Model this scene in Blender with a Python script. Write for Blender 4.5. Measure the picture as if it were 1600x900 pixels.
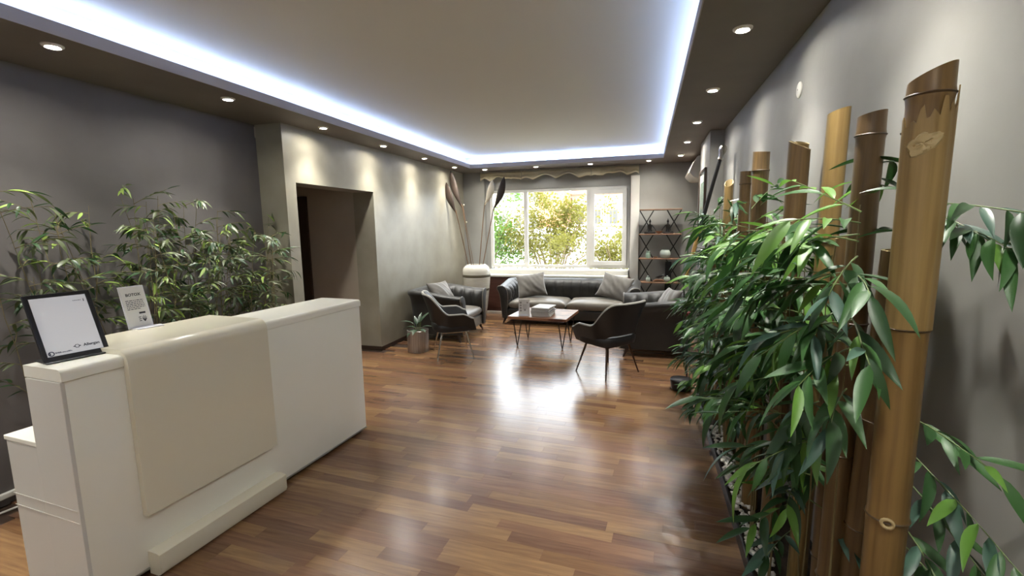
import bpy, bmesh, math, random
from mathutils import Vector, Matrix, Quaternion
PI = math.pi
for o in list(bpy.data.objects): bpy.data.objects.remove(o)
scene = bpy.context.scene
C = scene.collection
random.seed(7)

# ------------------------------------------------------------------ camera
YAW, PITCH, ROLL, FPX = 0.2859, -0.1322, -0.0162, 713.93
CAMZ = 1.6
fw = Vector((-math.sin(YAW)*math.cos(PITCH), math.cos(YAW)*math.cos(PITCH), math.sin(PITCH)))
rt = Vector((math.cos(YAW), math.sin(YAW), 0)); up = rt.cross(fw)
rt, up = rt*math.cos(ROLL)+up*math.sin(ROLL), up*math.cos(ROLL)-rt*math.sin(ROLL)
cam_data = bpy.data.cameras.new('camera'); cam = bpy.data.objects.new('camera', cam_data); C.objects.link(cam)
cam_data.sensor_width = 36; cam_data.lens = FPX/1600*36; cam_data.clip_start = 0.05; cam_data.clip_end = 300
m = Matrix((rt, up, -fw)).transposed().to_4x4(); m.translation = (0, 0, CAMZ); cam.matrix_world = m
scene.camera = cam

# ------------------------------------------------------------------ world, sun, exposure
world = bpy.data.worlds.new('world'); scene.world = world; world.use_nodes = True
bg = world.node_tree.nodes['Background']; bg.inputs[0].default_value = (0.86, 0.93, 1.0, 1); bg.inputs[1].default_value = 3.0
sun_d = bpy.data.lights.new('sun', 'SUN'); sun_d.energy = 1.2; sun_d.angle = 0.02; sun_d.color = (1, 0.94, 0.82)
sun = bpy.data.objects.new('sun', sun_d); C.objects.link(sun)
sun.rotation_euler = Vector((0.45, 0.75, -0.95)).to_track_quat('-Z', 'Y').to_euler()
vs = scene.view_settings; vs.view_transform = 'Standard'; vs.look = 'None'; vs.gamma = 1; vs.use_curve_mapping = False; vs.exposure = 1.95
SPOT_W = 35.0; SPOT_COL = (1.0, 0.97, 0.90); LED_STR = 15.0; LED_COL = (0.40, 0.55, 1.0)

# ------------------------------------------------------------------ materials
def lin(h):
    h = h.lstrip('#'); v = [int(h[i:i+2], 16)/255 for i in (0, 2, 4)]
    return tuple((c/12.92 if c <= .04045 else ((c+.055)/1.055)**2.4) for c in v)+(1,)
M = {}
def mat(name, col, rough=.5, metal=0, spec=.5, col2=None, scale=4, stretch=(1,1,1), bump=0, bscale=None, detail=4, emit=0, emitcol=None, coat=0, trans=0, sheen=0, lo=.35, hi=.65):
    mt = bpy.data.materials.new(name); mt.use_nodes = True; nt = mt.node_tree; b = nt.nodes['Principled BSDF']
    c = lin(col); b.inputs['Base Color'].default_value = c; b.inputs['Roughness'].default_value = rough
    b.inputs['Metallic'].default_value = metal; b.inputs['Specular IOR Level'].default_value = spec
    b.inputs['Coat Weight'].default_value = coat; b.inputs['Coat Roughness'].default_value = .08
    b.inputs['Sheen Weight'].default_value = sheen
    if emit:
        b.inputs['Emission Strength'].default_value = emit; b.inputs['Emission Color'].default_value = emitcol or c
    if col2 or bump:
        tc = nt.nodes.new('ShaderNodeTexCoord'); mp = nt.nodes.new('ShaderNodeMapping'); mp.inputs['Scale'].default_value = stretch
        nt.links.new(tc.outputs['Object'], mp.inputs[0])
    if col2:
        n = nt.nodes.new('ShaderNodeTexNoise'); n.inputs['Scale'].default_value = scale; n.inputs['Detail'].default_value = detail
        r = nt.nodes.new('ShaderNodeValToRGB'); r.color_ramp.elements[0].position = lo; r.color_ramp.elements[1].position = hi
        r.color_ramp.elements[0].color = c; r.color_ramp.elements[1].color = lin(col2)
        nt.links.new(mp.outputs[0], n.inputs['Vector']); nt.links.new(n.outputs[0], r.inputs[0]); nt.links.new(r.outputs[0], b.inputs['Base Color'])
    if bump:
        n2 = nt.nodes.new('ShaderNodeTexNoise'); n2.inputs['Scale'].default_value = bscale or scale*3; n2.inputs['Detail'].default_value = 5
        bp = nt.nodes.new('ShaderNodeBump'); bp.inputs['Strength'].default_value = bump; bp.inputs['Distance'].default_value = .01
        nt.links.new(mp.outputs[0], n2.inputs['Vector']); nt.links.new(n2.outputs[0], bp.inputs['Height']); nt.links.new(bp.outputs[0], b.inputs['Normal'])
    if trans:
        tr = nt.nodes.new('ShaderNodeBsdfTranslucent'); mx = nt.nodes.new('ShaderNodeMixShader'); mx.inputs[0].default_value = trans
        tr.inputs[0].default_value = tuple(min(1, x*1.6) for x in c[:3])+(1,)
        nt.links.new(b.outputs[0], mx.inputs[1]); nt.links.new(tr.outputs[0], mx.inputs[2])
        nt.links.new(mx.outputs[0], nt.nodes['Material Output'].inputs[0])
    M[name] = mt; return mt
def glassmat(name, tint=(1,1,1,1), refl=.08):
    mt = bpy.data.materials.new(name); mt.use_nodes = True; nt = mt.node_tree; nt.nodes.clear()
    o = nt.nodes.new('ShaderNodeOutputMaterial'); t = nt.nodes.new('ShaderNodeBsdfTransparent'); t.inputs[0].default_value = tint
    g = nt.nodes.new('ShaderNodeBsdfGlossy'); g.inputs['Roughness'].default_value = .02
    mx = nt.nodes.new('ShaderNodeMixShader'); fr = nt.nodes.new('ShaderNodeFresnel'); fr.inputs[0].default_value = 1.3
    nt.links.new(fr.outputs[0], mx.inputs[0]); nt.links.new(t.outputs[0], mx.inputs[1]); nt.links.new(g.outputs[0], mx.inputs[2]); nt.links.new(mx.outputs[0], o.inputs[0])
    M[name] = mt; return mt
mat('plaster_grey', '#5c5856', .62, col2='#696563', scale=1.6, bump=.12, bscale=9, detail=6)
mat('plaster_beige', '#8b8676', .38, col2='#989383', scale=3.0, bump=.16, bscale=7, detail=7)
mat('plaster_light', '#8a8984', .55, col2='#93928d', scale=2.2, bump=.10, bscale=8, detail=6)
mat('soffit_paint', '#635a53', .6, col2='#6c635b', scale=2.0)
mat('fascia_paint', '#a09997', .6)
mat('ceiling_paint', '#d3d0c1', .8)
mat('cove_paint', '#d8d8da', .8)
mat('corridor_paint', '#a89d8e', .6, col2='#afa496', scale=2)
mat('dark_base', '#3a2c22', .5)
mat('trim_white', '#d2d0c8', .35)
mat('panel_brown', '#4a2a20', .5, col2='#57332a', scale=3, stretch=(1,1,8))
mat('upvc_white', '#d3d2cc', .3)
mat('blind_fabric', '#b9b095', .85, trans=.25)
mat('desk_white', '#efeee1', .14, spec=.5, coat=.25)
mat('desk_end', '#cfcdc5', .35)
mat('desk_cream', '#e0dac4', .12, coat=.4)
mat('metal_strip', '#b9b9b6', .3, metal=.9)
mat('black_plastic', '#121216', .35)
mat('black_metal', '#171514', .45)
mat('sofa_fabric', '#191816', .46, col2='#21201d', scale=9, sheen=.12, bump=.05, bscale=60)
mat('sofa_seat_lit', '#625d53', .42, col2='#6c665b', scale=7, sheen=.25, bump=.05, bscale=50)  # window sheen on the seats put into a lighter fabric colour
mat('pillow_fabric', '#5d5952', .6, col2='#4f4b45', scale=8, sheen=.4)
mat('chair_leather', '#1d1d1e', .42)
mat('chair_edge_lit', '#9d9b93', .35)  # pale tone for the highlight on the leather's rim
mat('chrome', '#b9b4aa', .22, metal=1)
mat('bronze_metal', '#5a4a40', .3, metal=1)
mat('sofa_leg', '#2f2019', .4)
mat('steel', '#b8b2ac', .34, metal=.55, col2='#99928b', scale=6, stretch=(40,40,.5))
mat('soil', '#231a13', .9, col2='#34281d', scale=40)
mat('vase_white', '#dcd9cd', .18, col2='#cfcbbd', scale=6, stretch=(1,1,6), coat=.3)
mat('vase_band', '#57503f', .5)
mat('spathe_dark', '#2a211b', .5, col2='#372b22', scale=6, stretch=(1,1,.3))
mat('spathe_pale', '#c9bfa6', .5, col2='#e1dac4', scale=5)
mat('reed', '#6d5238', .6)
mat('table_wood', '#96694a', .33, col2='#5c3522', scale=5, stretch=(1,3,1), lo=.42, hi=.6)
mat('table_side', '#3a2a20', .4)
mat('shelf_wood', '#8a6a52', .5, col2='#6f513c', scale=5, stretch=(1,8,8))
mat('figurine_black', '#14110f', .3)
mat('bowl_wood', '#7d5a41', .5)
mat('jar_glass', '#a9b3aa', .15, spec=.6)
mat('jar_green', '#8da595', .15, spec=.6)
mat('paper', '#d9d8d3', .6)
mat('print_dark', '#2a2a30', .6)
mat('print_navy', '#23263f', .6)
mat('magazine_dark', '#2f2f33', .35)
mat('magazine_grey', '#8b8a86', .4)
mat('frame_sheet', '#bfbdb8', .3, emit=.07, emitcol=(.9,.92,1,1))
mat('acrylic', '#d9d9de', .15)
mat('ac_white', '#d3cfc4', .25)
mat('ac_grey', '#8a867d', .4)
mat('picture_paper', '#b9bdb6', .3)
mat('pebble_white', '#e2dfd7', .6, col2='#cfcbc1', scale=20)
mat('bamboo_a', '#7a6036', .36, col2='#5f4826', scale=5, stretch=(13,13,.45), detail=5, lo=.38, hi=.72)
mat('bamboo_b', '#6a5433', .42, col2='#513d23', scale=5, stretch=(13,13,.45), detail=5, lo=.38, hi=.72)
mat('bamboo_c', '#8c7446', .4, col2='#745c34', scale=5, stretch=(13,13,.45), detail=5, lo=.38, hi=.72)
mat('bamboo_node', '#4a381f', .55)
mat('bamboo_cut', '#a08d63', .6)
mat('leaf_dark', '#24421f', .45, trans=.12)
mat('leaf_mid', '#33592a', .45, trans=.14)
mat('leaf_light', '#5a8433', .45, trans=.18)
mat('leaf_blue', '#3a5647', .38, trans=.08)
mat('leaf_olive', '#4b5633', .45, trans=.12)
mat('leaf_lime', '#86a04c', .42, trans=.15)
mat('leaf_stem', '#5f7040', .5)
mat('leaf_stem_brown', '#6a5f3c', .6)
mat('pot_leaf', '#3a4f3a', .35, trans=.08)
mat('berry_red', '#6b2a2a', .4)
mat('wood_pale', '#cda765', .45, col2='#ba9350', scale=6, stretch=(6,6,.6))
mat('cable_white', '#c9c7c0', .4)
mat('spot_ring', '#d6d2ca', .35)
mat('spot_glow', '#ffffff', .5, emit=225, emitcol=(1,.96,.88,1))
mat('led', '#ffffff', .5, emit=LED_STR, emitcol=LED_COL+(1,))
mat('tree_leaf', '#4a6524', .6, trans=.4)
mat('tree_leaf_y', '#625f22', .6, trans=.4)
mat('tree_bark', '#7a6a50', .8)
mat('house_cream', '#b3a78f', .9)
mat('house_orange', '#b58262', .9, col2='#ad7957', scale=3)
mat('house_white', '#dcdad5', .9)
mat('house_window', '#5a5a58', .3)
mat('ground_out', '#b5b2a8', .95)
glassmat('glass'); glassmat('glass_green', (.85,.93,.88,1))

# wood floor strips: eight tints, grain along the strip
def plank_mat(name, a, b):
    mt = bpy.data.materials.new(name); mt.use_nodes = True; nt = mt.node_tree; p = nt.nodes['Principled BSDF']
    g = nt.nodes.new('ShaderNodeNewGeometry'); mp = nt.nodes.new('ShaderNodeMapping'); mp.inputs['Rotation'].default_value = (0,0,math.radians(3.5)); mp.inputs['Scale'].default_value = (2.2, 34, 1)
    mp.inputs['Location'].default_value = (random.random()*9, random.random()*9, 0)
    n = nt.nodes.new('ShaderNodeTexNoise'); n.inputs['Scale'].default_value = 1.6; n.inputs['Detail'].default_value = 7; n.inputs['Distortion'].default_value = .6
    r = nt.nodes.new('ShaderNodeValToRGB'); r.color_ramp.elements[0].position = .3; r.color_ramp.elements[1].position = .7
    r.color_ramp.elements[0].color = lin(a); r.color_ramp.elements[1].color = lin(b)
    nt.links.new(g.outputs['Position'], mp.inputs[0]); nt.links.new(mp.outputs[0], n.inputs['Vector']); nt.links.new(n.outputs[0], r.inputs[0]); nt.links.new(r.outputs[0], p.inputs['Base Color'])
    p.inputs['Roughness'].default_value = .24; p.inputs['Specular IOR Level'].default_value = .8
    M[name] = mt; return mt
PLANK = [plank_mat('strip_%s' % t, a, b) for t, a, b in (('a','#694a34','#80603f'),('b','#74563c','#8c6b49'),('c','#5f4230','#765640'),('d','#7d5f43','#967550'),('e','#6d4d39','#846247'),('f','#644733','#7a5a40'))]

# ------------------------------------------------------------------ mesh builder
class MB:
    def __init__(s): s.v = []; s.f = []; s.mi = []; s.cur = 0
    def add(s, vs, fs):
        k = len(s.v); s.v += [tuple(v) for v in vs]
        for f in fs: s.f.append(tuple(i+k for i in f)); s.mi.append(s.cur)
        return s
    def box(s, x0, x1, y0, y1, z0, z1):
        vs = [(x,y,z) for z in (z0,z1) for y in (y0,y1) for x in (x0,x1)]
        return s.add(vs, [(0,2,3,1),(4,5,7,6),(0,1,5,4),(2,6,7,3),(0,4,6,2),(1,3,7,5)])
    def rbox(s, x0, x1, y0, y1, z0, z1, r=.01, seg=2):
        bm = bmesh.new(); bmesh.ops.create_cube(bm, size=1)
        for v in bm.verts: v.co = Vector(((x0+x1)/2+v.co.x*(x1-x0), (y0+y1)/2+v.co.y*(y1-y0), (z0+z1)/2+v.co.z*(z1-z0)))
        bmesh.ops.bevel(bm, geom=bm.edges[:], offset=r, segments=seg, profile=.5, affect='EDGES')
        bm.verts.index_update()
        s.add([v.co[:] for v in bm.verts], [[v.index for v in f.verts] for f in bm.faces]); bm.free(); return s
    def tube(s, pts, r, n=8, caps=True):
        pts = [Vector(p) for p in pts]; rs = r if isinstance(r, (list, tuple)) else [r]*len(pts)
        k = len(pts); vs = []; prev = None
        for i, p in enumerate(pts):
            t = (pts[min(i+1,k-1)]-pts[max(i-1,0)]).normalized()
            if prev is None: a = t.orthogonal().normalized()
            else:
                a = prev - t*prev.dot(t); a = a.normalized() if a.length > 1e-6 else t.orthogonal().normalized()
            prev = a; b = t.cross(a)
            vs += [p+(a*math.cos(2*PI*j/n)+b*math.sin(2*PI*j/n))*rs[i] for j in range(n)]
        fs = [(i*n+j, i*n+(j+1)%n, (i+1)*n+(j+1)%n, (i+1)*n+j) for i in range(k-1) for j in range(n)]
        if caps: fs += [tuple(range(n-1,-1,-1)), tuple((k-1)*n+j for j in range(n))]
        return s.add(vs, fs)
    def lathe(s, prof, n=24, c=(0,0,0), caps=True):
        k = len(prof); vs = [(c[0]+r*math.cos(2*PI*j/n), c[1]+r*math.sin(2*PI*j/n), c[2]+z) for r, z in prof for j in range(n)]
        fs = [(i*n+j, i*n+(j+1)%n, (i+1)*n+(j+1)%n, (i+1)*n+j) for i in range(k-1) for j in range(n)]
        if caps: fs += [tuple(range(n-1,-1,-1)), tuple((k-1)*n+j for j in range(n))]
        return s.add(vs, fs)
    def grid(s, rows, closed=False):
        m_, n = len(rows), len(rows[0]); vs = [p for r in rows for p in r]
        fs = [(i*n+j, i*n+(j+1)%n, (i+1)*n+(j+1)%n, (i+1)*n+j) for i in range(m_-1) for j in range(n if closed else n-1)]
        return s.add(vs, fs)
    def prism(s, prof, y0, y1, axis='y'):     # closed profile of (a,b), extruded along an axis
        n = len(prof)
        mk = {'y': lambda a,b,t: (a,t,b), 'x': lambda a,b,t: (t,a,b), 'z': lambda a,b,t: (a,b,t)}[axis]
        vs = [mk(a,b,y0) for a,b in prof]+[mk(a,b,y1) for a,b in prof]
        fs = [(i,(i+1)%n,n+(i+1)%n,n+i) for i in range(n)]+[tuple(range(n-1,-1,-1)), tuple(range(n,2*n))]
        return s.add(vs, fs)
    def ball(s, c, rx, ry=None, rz=None, n=12, k=8):
        ry = ry or rx; rz = rz or rx
        rows = [[(c[0]+rx*math.sin(PI*i/k)*math.cos(2*PI*j/n), c[1]+ry*math.sin(PI*i/k)*math.sin(2*PI*j/n), c[2]+rz*math.cos(PI*i/k)) for j in range(n)] for i in range(k+1)]
        return s.grid(rows, True)
    def mesh(s, name, mats, smooth=False, fixn=True):
        me = bpy.data.meshes.new(name); me.from_pydata(s.v, [], s.f)
        for mm in (mats if isinstance(mats, list) else [mats]): me.materials.append(M[mm] if isinstance(mm, str) else mm)
        if any(s.mi): me.polygons.foreach_set('material_index', s.mi)
        if fixn:
            bm = bmesh.new(); bm.from_mesh(me); bmesh.ops.remove_doubles(bm, verts=bm.verts, dist=1e-6); bmesh.ops.recalc_face_normals(bm, faces=bm.faces); bm.to_mesh(me); bm.free()
        if smooth:
            me.polygons.foreach_set('use_smooth', [True]*len(me.polygons))
            if smooth != 'all': me.set_sharp_from_angle(angle=math.radians(smooth if not isinstance(smooth, bool) else 40))
        me.update(); return me
    def build(s, name, mats, parent=None, smooth=False, loc=None, rot=None, fixn=True):
        o = bpy.data.objects.new(name, s.mesh(name, mats, smooth, fixn)); C.objects.link(o)
        if parent: o.parent = parent
        if loc: o.location = loc
        if rot: o.rotation_euler = rot
        return o
def tag(o, label=None, cat=None, group=None, kind=None):
    if label: o['label'] = label
    if cat: o['category'] = cat
    if group: o['group'] = group
    if kind: o['kind'] = kind
    return o
def thing(name, label, cat, loc=(0,0,0), rz=0, group=None):
    o = bpy.data.objects.new(name, None); o.empty_display_size = .05; C.objects.link(o); o.location = loc; o.rotation_euler = (0,0,rz)
    return tag(o, label, cat, group)
def struct(name, mb, m_, label, cat, smooth=False): return tag(mb.build(name, m_, smooth=smooth), label, cat, kind='structure')
def inst(name, me, parent=None, loc=(0,0,0), rot=None, scale=None):
    o = bpy.data.objects.new(name, me); C.objects.link(o); o.parent = parent; o.location = loc
    if rot is not None:
        if isinstance(rot, Quaternion): o.rotation_mode = 'QUATERNION'; o.rotation_quaternion = rot
        else: o.rotation_euler = rot
    if scale is not None: o.scale = (scale,)*3 if isinstance(scale, (int, float)) else scale
    return o
def text_mesh(s, size, mname, bold=0):
    cu = bpy.data.curves.new('t', 'FONT'); cu.body = s; cu.size = size; cu.extrude = .0003; cu.offset = bold; cu.align_x = 'CENTER'; cu.align_y = 'CENTER'; cu.resolution_u = 3
    t = bpy.data.objects.new('t', cu); me = bpy.data.meshes.new_from_object(t); bpy.data.objects.remove(t); me.materials.clear(); me.materials.append(M[mname]); return me

# ------------------------------------------------------------------ room dimensions
XG, XL, XR, XP = -3.66, -3.352, .80, .655      # grey wall, beige wall, right wall, right pier
YB, YP, YW, YWIN = -1.6, 3.71, 8.23, 8.36       # behind camera, step in the left wall, window wall, window
ZS, ZL, ZC = 2.62, 2.69, 2.82                  # soffit, lip of the cove, upper ceiling
FXL, FXR, FYB, FYF = -2.954, .2325, 7.593, -.9   # cove opening
ZTOP = 3.0; TH = .18
# walls
struct('wall_left', MB().box(XG-TH, XG, YB-TH, YP, -.1, ZTOP), 'plaster_grey', 'dark grey plaster wall behind the bamboo plants and desk', 'wall')
b = MB(); DY0, DY1, DZ = 3.85, 5.203, 2.074
b.box(XG-TH, XL, YP, DY0, -.1, ZTOP); b.box(XL-.3, XL, DY1, YW+.4, -.1, ZTOP); b.box(XL-.3, XL, DY0, DY1, DZ, ZTOP)
struct('wall_left_beige', b, 'plaster_beige', 'shimmering beige plaster wall with a doorway opening', 'wall')
b = MB(); b.box(-5.2, XL-.3, DY1, DY1+.15, -.1, ZTOP); b.box(-5.35, -5.2, 3.6, DY1+.15, -.1, ZTOP); b.box(-5.2, XG-TH, 3.55, 3.7, -.1, ZTOP); b.box(-5.2, XL-.3, 3.7, DY1, 2.5, 2.6)
struct('wall_corridor', b, 'corridor_paint', 'brownish shaded corridor wall seen through the doorway', 'wall')
b = MB()
b.box(-4.45, -4.37, DY1-.03, DY1, 0, 2.05); b.box(-4.52, -4.45, DY1-.015, DY1, 0, 2.05)
struct('trim_1', b, 'dark_base', 'dark door frame edge inside the shaded corridor', 'trim')
# right wall and pier
b = MB(); b.box(XR, XR+TH, YB-TH, YW+.4, -.1, ZTOP)
struct('wall_right', b, 'plaster_light', 'pale grey plaster wall behind the bamboo poles', 'wall')
struct('wall_right_pier', MB().box(XP, XR, 5.612, 6.54, -.0, ZS), 'plaster_light', 'pale shallow wall pier with the framed picture', 'wall')
struct('wall_behind', MB().box(XG-TH, XR+TH, YB-TH, YB, -.1, ZTOP), 'plaster_light', 'plain pale wall behind the camera', 'wall')
# window wall: piers left and right, niche between them
WX0, WX1, WZ0, WZ1 = -2.855, -.285, .845, 2.285
b = MB()
b.box(XL, -2.93, YW, YWIN+.1, -.1, ZTOP); b.box(-.27, XR, YW, YWIN+.1, -.1, ZTOP)
b.box(-2.93, -.27, YWIN-.04, YWIN+.1, WZ1, ZTOP); b.box(-2.93, -.27, YWIN-.04, YWIN+.1, -.1, WZ0-.03)
b.box(-2.93, WX0, YWIN-.04, YWIN+.1, WZ0-.03, WZ1); b.box(WX1, -.27, YWIN-.04, YWIN+.1, WZ0-.03, WZ1)
struct('wall_window', b, 'plaster_light', 'pale end wall with a wide window niche', 'wall')
struct('trim_2', MB().rbox(-.27, -.125, YW-.025, YW, .0, 2.44, .004), 'trim_white', 'pale vertical casing board right of the window', 'trim')
b = MB().rbox(-2.93, -.285, 7.95, YWIN-.04, .70, .738, .008); b.rbox(-2.90, -.29, 8.15, YWIN-.04, .738, .815, .006)
struct('trim_3', b, 'trim_white', 'white deep window sill above the dark panel', 'sill')
b = MB().box(-3.0, -.25, 7.99, YW-.001, .055, .70)
pn = struct('wall_panel', b, 'panel_brown', 'dark red-brown wooden panelling under the window', 'panelling')
for i in range(4):
    x0 = -2.97+i*.68; MB().rbox(x0, x0+.62, 7.978, 7.99, .12, .64, .005).build('panel', 'panel_brown', pn)
struct('baseboard_back', MB().rbox(XL, -.25, 7.965, 7.99, 0, .055, .004), 'trim_white', 'pale low baseboard below the dark panelling', 'baseboard')
b = MB().rbox(XL, XL+.012, DY1, 7.95, 0, .055, .003); b.rbox(XL-1.0, XL+.012, DY1-.012, DY1, 0, .055, .003)
struct('baseboard_left', b, 'dark_base', 'thin brown baseboard along the beige wall', 'baseboard')
b = MB().rbox(XG, XG+.03, YB, YP, .04, .075, .008)
struct('baseboard_grey', b, 'trim_white', 'pale cable trunking at the foot of the grey wall', 'baseboard')
struct('baseboard_right', MB().rbox(XR-.012, XR, 4.6, 5.6, 0, .055, .003), 'dark_base', 'thin brown baseboard along the right wall', 'baseboard')

# ceiling: soffit ring, lips, cove walls, upper ceiling
b = MB(); b.box(XG, FXL, YB, YW, ZS, ZL-.002); b.box(FXR, XR, YB, YW, ZS, ZL-.002); b.box(FXL, FXR, FYB, YW, ZS, ZL-.002); b.box(FXL, FXR, YB, FYF, ZS, ZL-.002)
b.box(-2.93, -.27, YW, YWIN+.1, 2.62, 2.7)
struct('ceiling_soffit', b, 'soffit_paint', 'dark taupe dropped soffit running around the ceiling', 'ceiling')
b = MB(); e = .006
b.box(FXL, FXL+e, FYF, FYB, ZS, ZL); b.box(FXR-e, FXR, FYF, FYB, ZS, ZL); b.box(FXL, FXR, FYB-e, FYB, ZS, ZL); b.box(FXL, FXR, FYF, FYF+e, ZS, ZL)
struct('trim_4', b, 'fascia_paint', 'narrow grey lip edging the lit ceiling recess', 'trim')
CX0, CX1, CY1, CY0 = FXL-.13, FXR+.13, FYB+.17, FYF-.13
b = MB(); b.box(CX0-.05, CX0, CY0, CY1, ZL-.002, ZC); b.box(CX1, CX1+.05, CY0, CY1, ZL-.002, ZC); b.box(CX0-.05, CX1+.05, CY1, CY1+.05, ZL-.002, ZC); b.box(CX0-.05, CX1+.05, CY0-.05, CY0, ZL-.002, ZC)
struct('trim_5', b, 'cove_paint', 'pale cove walls behind the hidden light strip', 'trim')
struct('ceiling', MB().box(XG-TH, XR+TH, YB-TH, YWIN+.1, ZC, ZTOP+.05), 'ceiling_paint', 'cream recessed upper ceiling', 'ceiling')
led = thing('light_strip', 'bluish white light strip glowing around the ceiling recess', 'light strip', ((FXL+FXR)/2, FYB, ZL))
b = MB(); q = .055; w_ = .012
cx, cy = (FXL+FXR)/2, FYB
for (x0,x1,y0,y1) in ((FXL-q-w_, FXL-q, FYF-q, FYB+q), (FXR+q, FXR+q+w_, FYF-q, FYB+q), (FXL-q, FXR+q, FYB+q, FYB+q+w_), (FXL-q, FXR+q, FYF-q-w_, FYF-q)):
    MB().box(x0-cx, x1-cx, y0-cy, y1-cy, .002, .010).build('strip_segment', 'led', led)

# floor: base slab plus individual strips laid crosswise
fl = struct('floor', MB().box(-5.4, XR+TH, YB-TH, YWIN+.1, -.1, -.009), 'dark_base', 'reddish brown laminate floor of crosswise wooden strips', 'floor')
FA = math.radians(-3.6); SW = .0795
Rf = Matrix.Rotation(FA, 2)
def project(x, y, z):
    d = Vector((x, y, z-CAMZ)); k = d.dot(fw)
    return None if k < .2 else (800+FPX*d.dot(rt)/k, 450-FPX*d.dot(up)/k)
rng = random.Random(3); strips = []
LEN = (.42, .54, .66, .81, .99)
row = 0; v = -2.2
while v < 8.9:
    u = -5.6-rng.random()*.6
    while u < 1.6:
        L = rng.choice(LEN); c = Rf @ Vector((u+L/2, v+SW/2))
        inside = (XG-.05 < c.x < XR+.05 and YB < c.y < 8.1) or (-5.1 < c.x <= XG-.05 and 3.75 < c.y < 5.15)
        if c.x < XL-.1 and c.y > 5.2: inside = False
        if c.x > XR-.02-L/2: c_ok = c.x-L/2 < XR-.02
        else: c_ok = True
        if inside and c_ok: strips.append((c.x, c.y, L, rng.randrange(6)))
        u += L
    v += SW; row += 1
def vis_area(s_):
    x, y, L, t = s_; pts = []
    for a, b_ in ((-1,-1),(1,-1),(1,1),(-1,1)):
        o_ = Rf @ Vector((a*L/2, b_*SW/2)); p = project(x+o_.x, y+o_.y, 0)
        if p is None: return 0
        pts.append((min(max(p[0],0),1600), min(max(p[1],0),900)))
    A = abs(sum(pts[i][0]*pts[(i+1)%4][1]-pts[(i+1)%4][0]*pts[i][1] for i in range(4)))/2
    if x < -2.15 and y < 3.05: A *= .05          # behind the desk
    if x > .5 and y < 4.5: A = 0
    return A
strips.sort(key=vis_area, reverse=True)
smesh = {}
def strip_mesh(L, t):
    if (L, t) not in smesh:
        g = .0001; bv = .0003
        b_ = MB(); x, y = L/2-g, SW/2-g
        rows = [[(-x,-y,-.008),(x,-y,-.008),(x,y,-.008),(-x,y,-.008)],[(-x,-y,-bv),(x,-y,-bv),(x,y,-bv),(-x,y,-bv)],[(-x+bv,-y+bv,0),(x-bv,-y+bv,0),(x-bv,y-bv,0),(-x+bv,y-bv,0)]]
        b_.grid(rows, True); b_.add(rows[2], [(0,1,2,3)])
        smesh[(L, t)] = b_.mesh('floor_strip', PLANK[t])
    return smesh[(L, t)]
for x, y, L, t in strips[:300]: inst('floor_strip', strip_mesh(L, t), fl, (x, y, 0), (0, 0, FA))
b = MB()
for x, y, L, t in strips[300:]:
    b.cur = t; g = .0001; pts = [Rf @ Vector((a*(L/2-g), c_*(SW/2-g))) for a, c_ in ((-1,-1),(1,-1),(1,1),(-1,1))]
    b.add([(x+p.x, y+p.y, -.008) for p in pts]+[(x+p.x, y+p.y, 0) for p in pts], [(4,5,6,7),(0,1,5,4),(1,2,6,5),(2,3,7,6),(3,0,4,7)])
tag(b.build('floor_strips', PLANK, fl, fixn=False), kind='stuff')

# ------------------------------------------------------------------ downlights
ringm = MB().lathe([(.030,.004),(.032,-.012),(.036,-.014),(.048,-.006),(.050,.004)], 24, caps=False).mesh('ring', 'spot_ring', True)
lensm = MB().lathe([(.0005,-.001),(.030,-.001),(.030,.004)], 20, caps=False).mesh('lens', 'spot_glow', True)
ORD = ['nearest the camera', 'second from the camera', 'third from the camera', 'fourth from the camera', 'fifth from the camera', 'farthest from the camera']
def downlight(x, y, label, W=1.0):
    t = thing('ceiling_spotlight', label, 'ceiling light', (x, y, ZS), 0, 'recessed soffit spotlights')
    inst('ring', ringm, t); inst('lens', lensm, t)
    ld = bpy.data.lights.new('spot', 'SPOT'); ld.energy = SPOT_W*W; ld.color = SPOT_COL; ld.spot_size = math.radians(92); ld.spot_blend = 1.0; ld.shadow_soft_size = .04
    lo = bpy.data.objects.new('spot_lamp', ld); C.objects.link(lo); lo.parent = t; lo.location = (0, 0, -.012)
for i in range(6): downlight(-3.12, 1.835+1.094*i, 'small round spotlight in the left soffit, '+ORD[i])
downlight(-3.12, .74, 'added unseen spotlight in the left soffit, behind the view')  # extra lamp out of view, added to brighten the near end
for i, x in enumerate((-2.75, -1.83, -.91, .015)):
    downlight(x, 7.78, 'small round spotlight above the window, '+['leftmost of four','second from the left','third from the left','rightmost of four'][i])
RO = ['nearest the camera', 'second from the camera', 'third from the camera', 'fourth from the camera', 'farthest, beside the air conditioner']
for i in range(5): downlight(.465, 2.81+1.142*i, 'small round spotlight in the right soffit, '+RO[i])
for i, x in enumerate((-2.6, -1.75, -.9, -.05)):
    downlight(x, -1.2, 'added unseen spotlight in the soffit behind the view, '+['leftmost','second from the left','third from the left','rightmost'][i], 1.0)  # unseen row added to light the nearest pole and the desk end
for i, (x, y) in enumerate(((.465, .526), (.465, -.6), (-3.12, -.35))):
    downlight(x, y, 'added unseen spotlight beyond the lower picture edge, '+['right and near','right and far behind','left and behind'][i], .8)  # extra unseen lamps, added to brighten the foreground
downlight(.465, 1.668, 'added unseen spotlight in the right soffit, above the frame edge')  # one more lamp added out of view for the nearest poles

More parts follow.
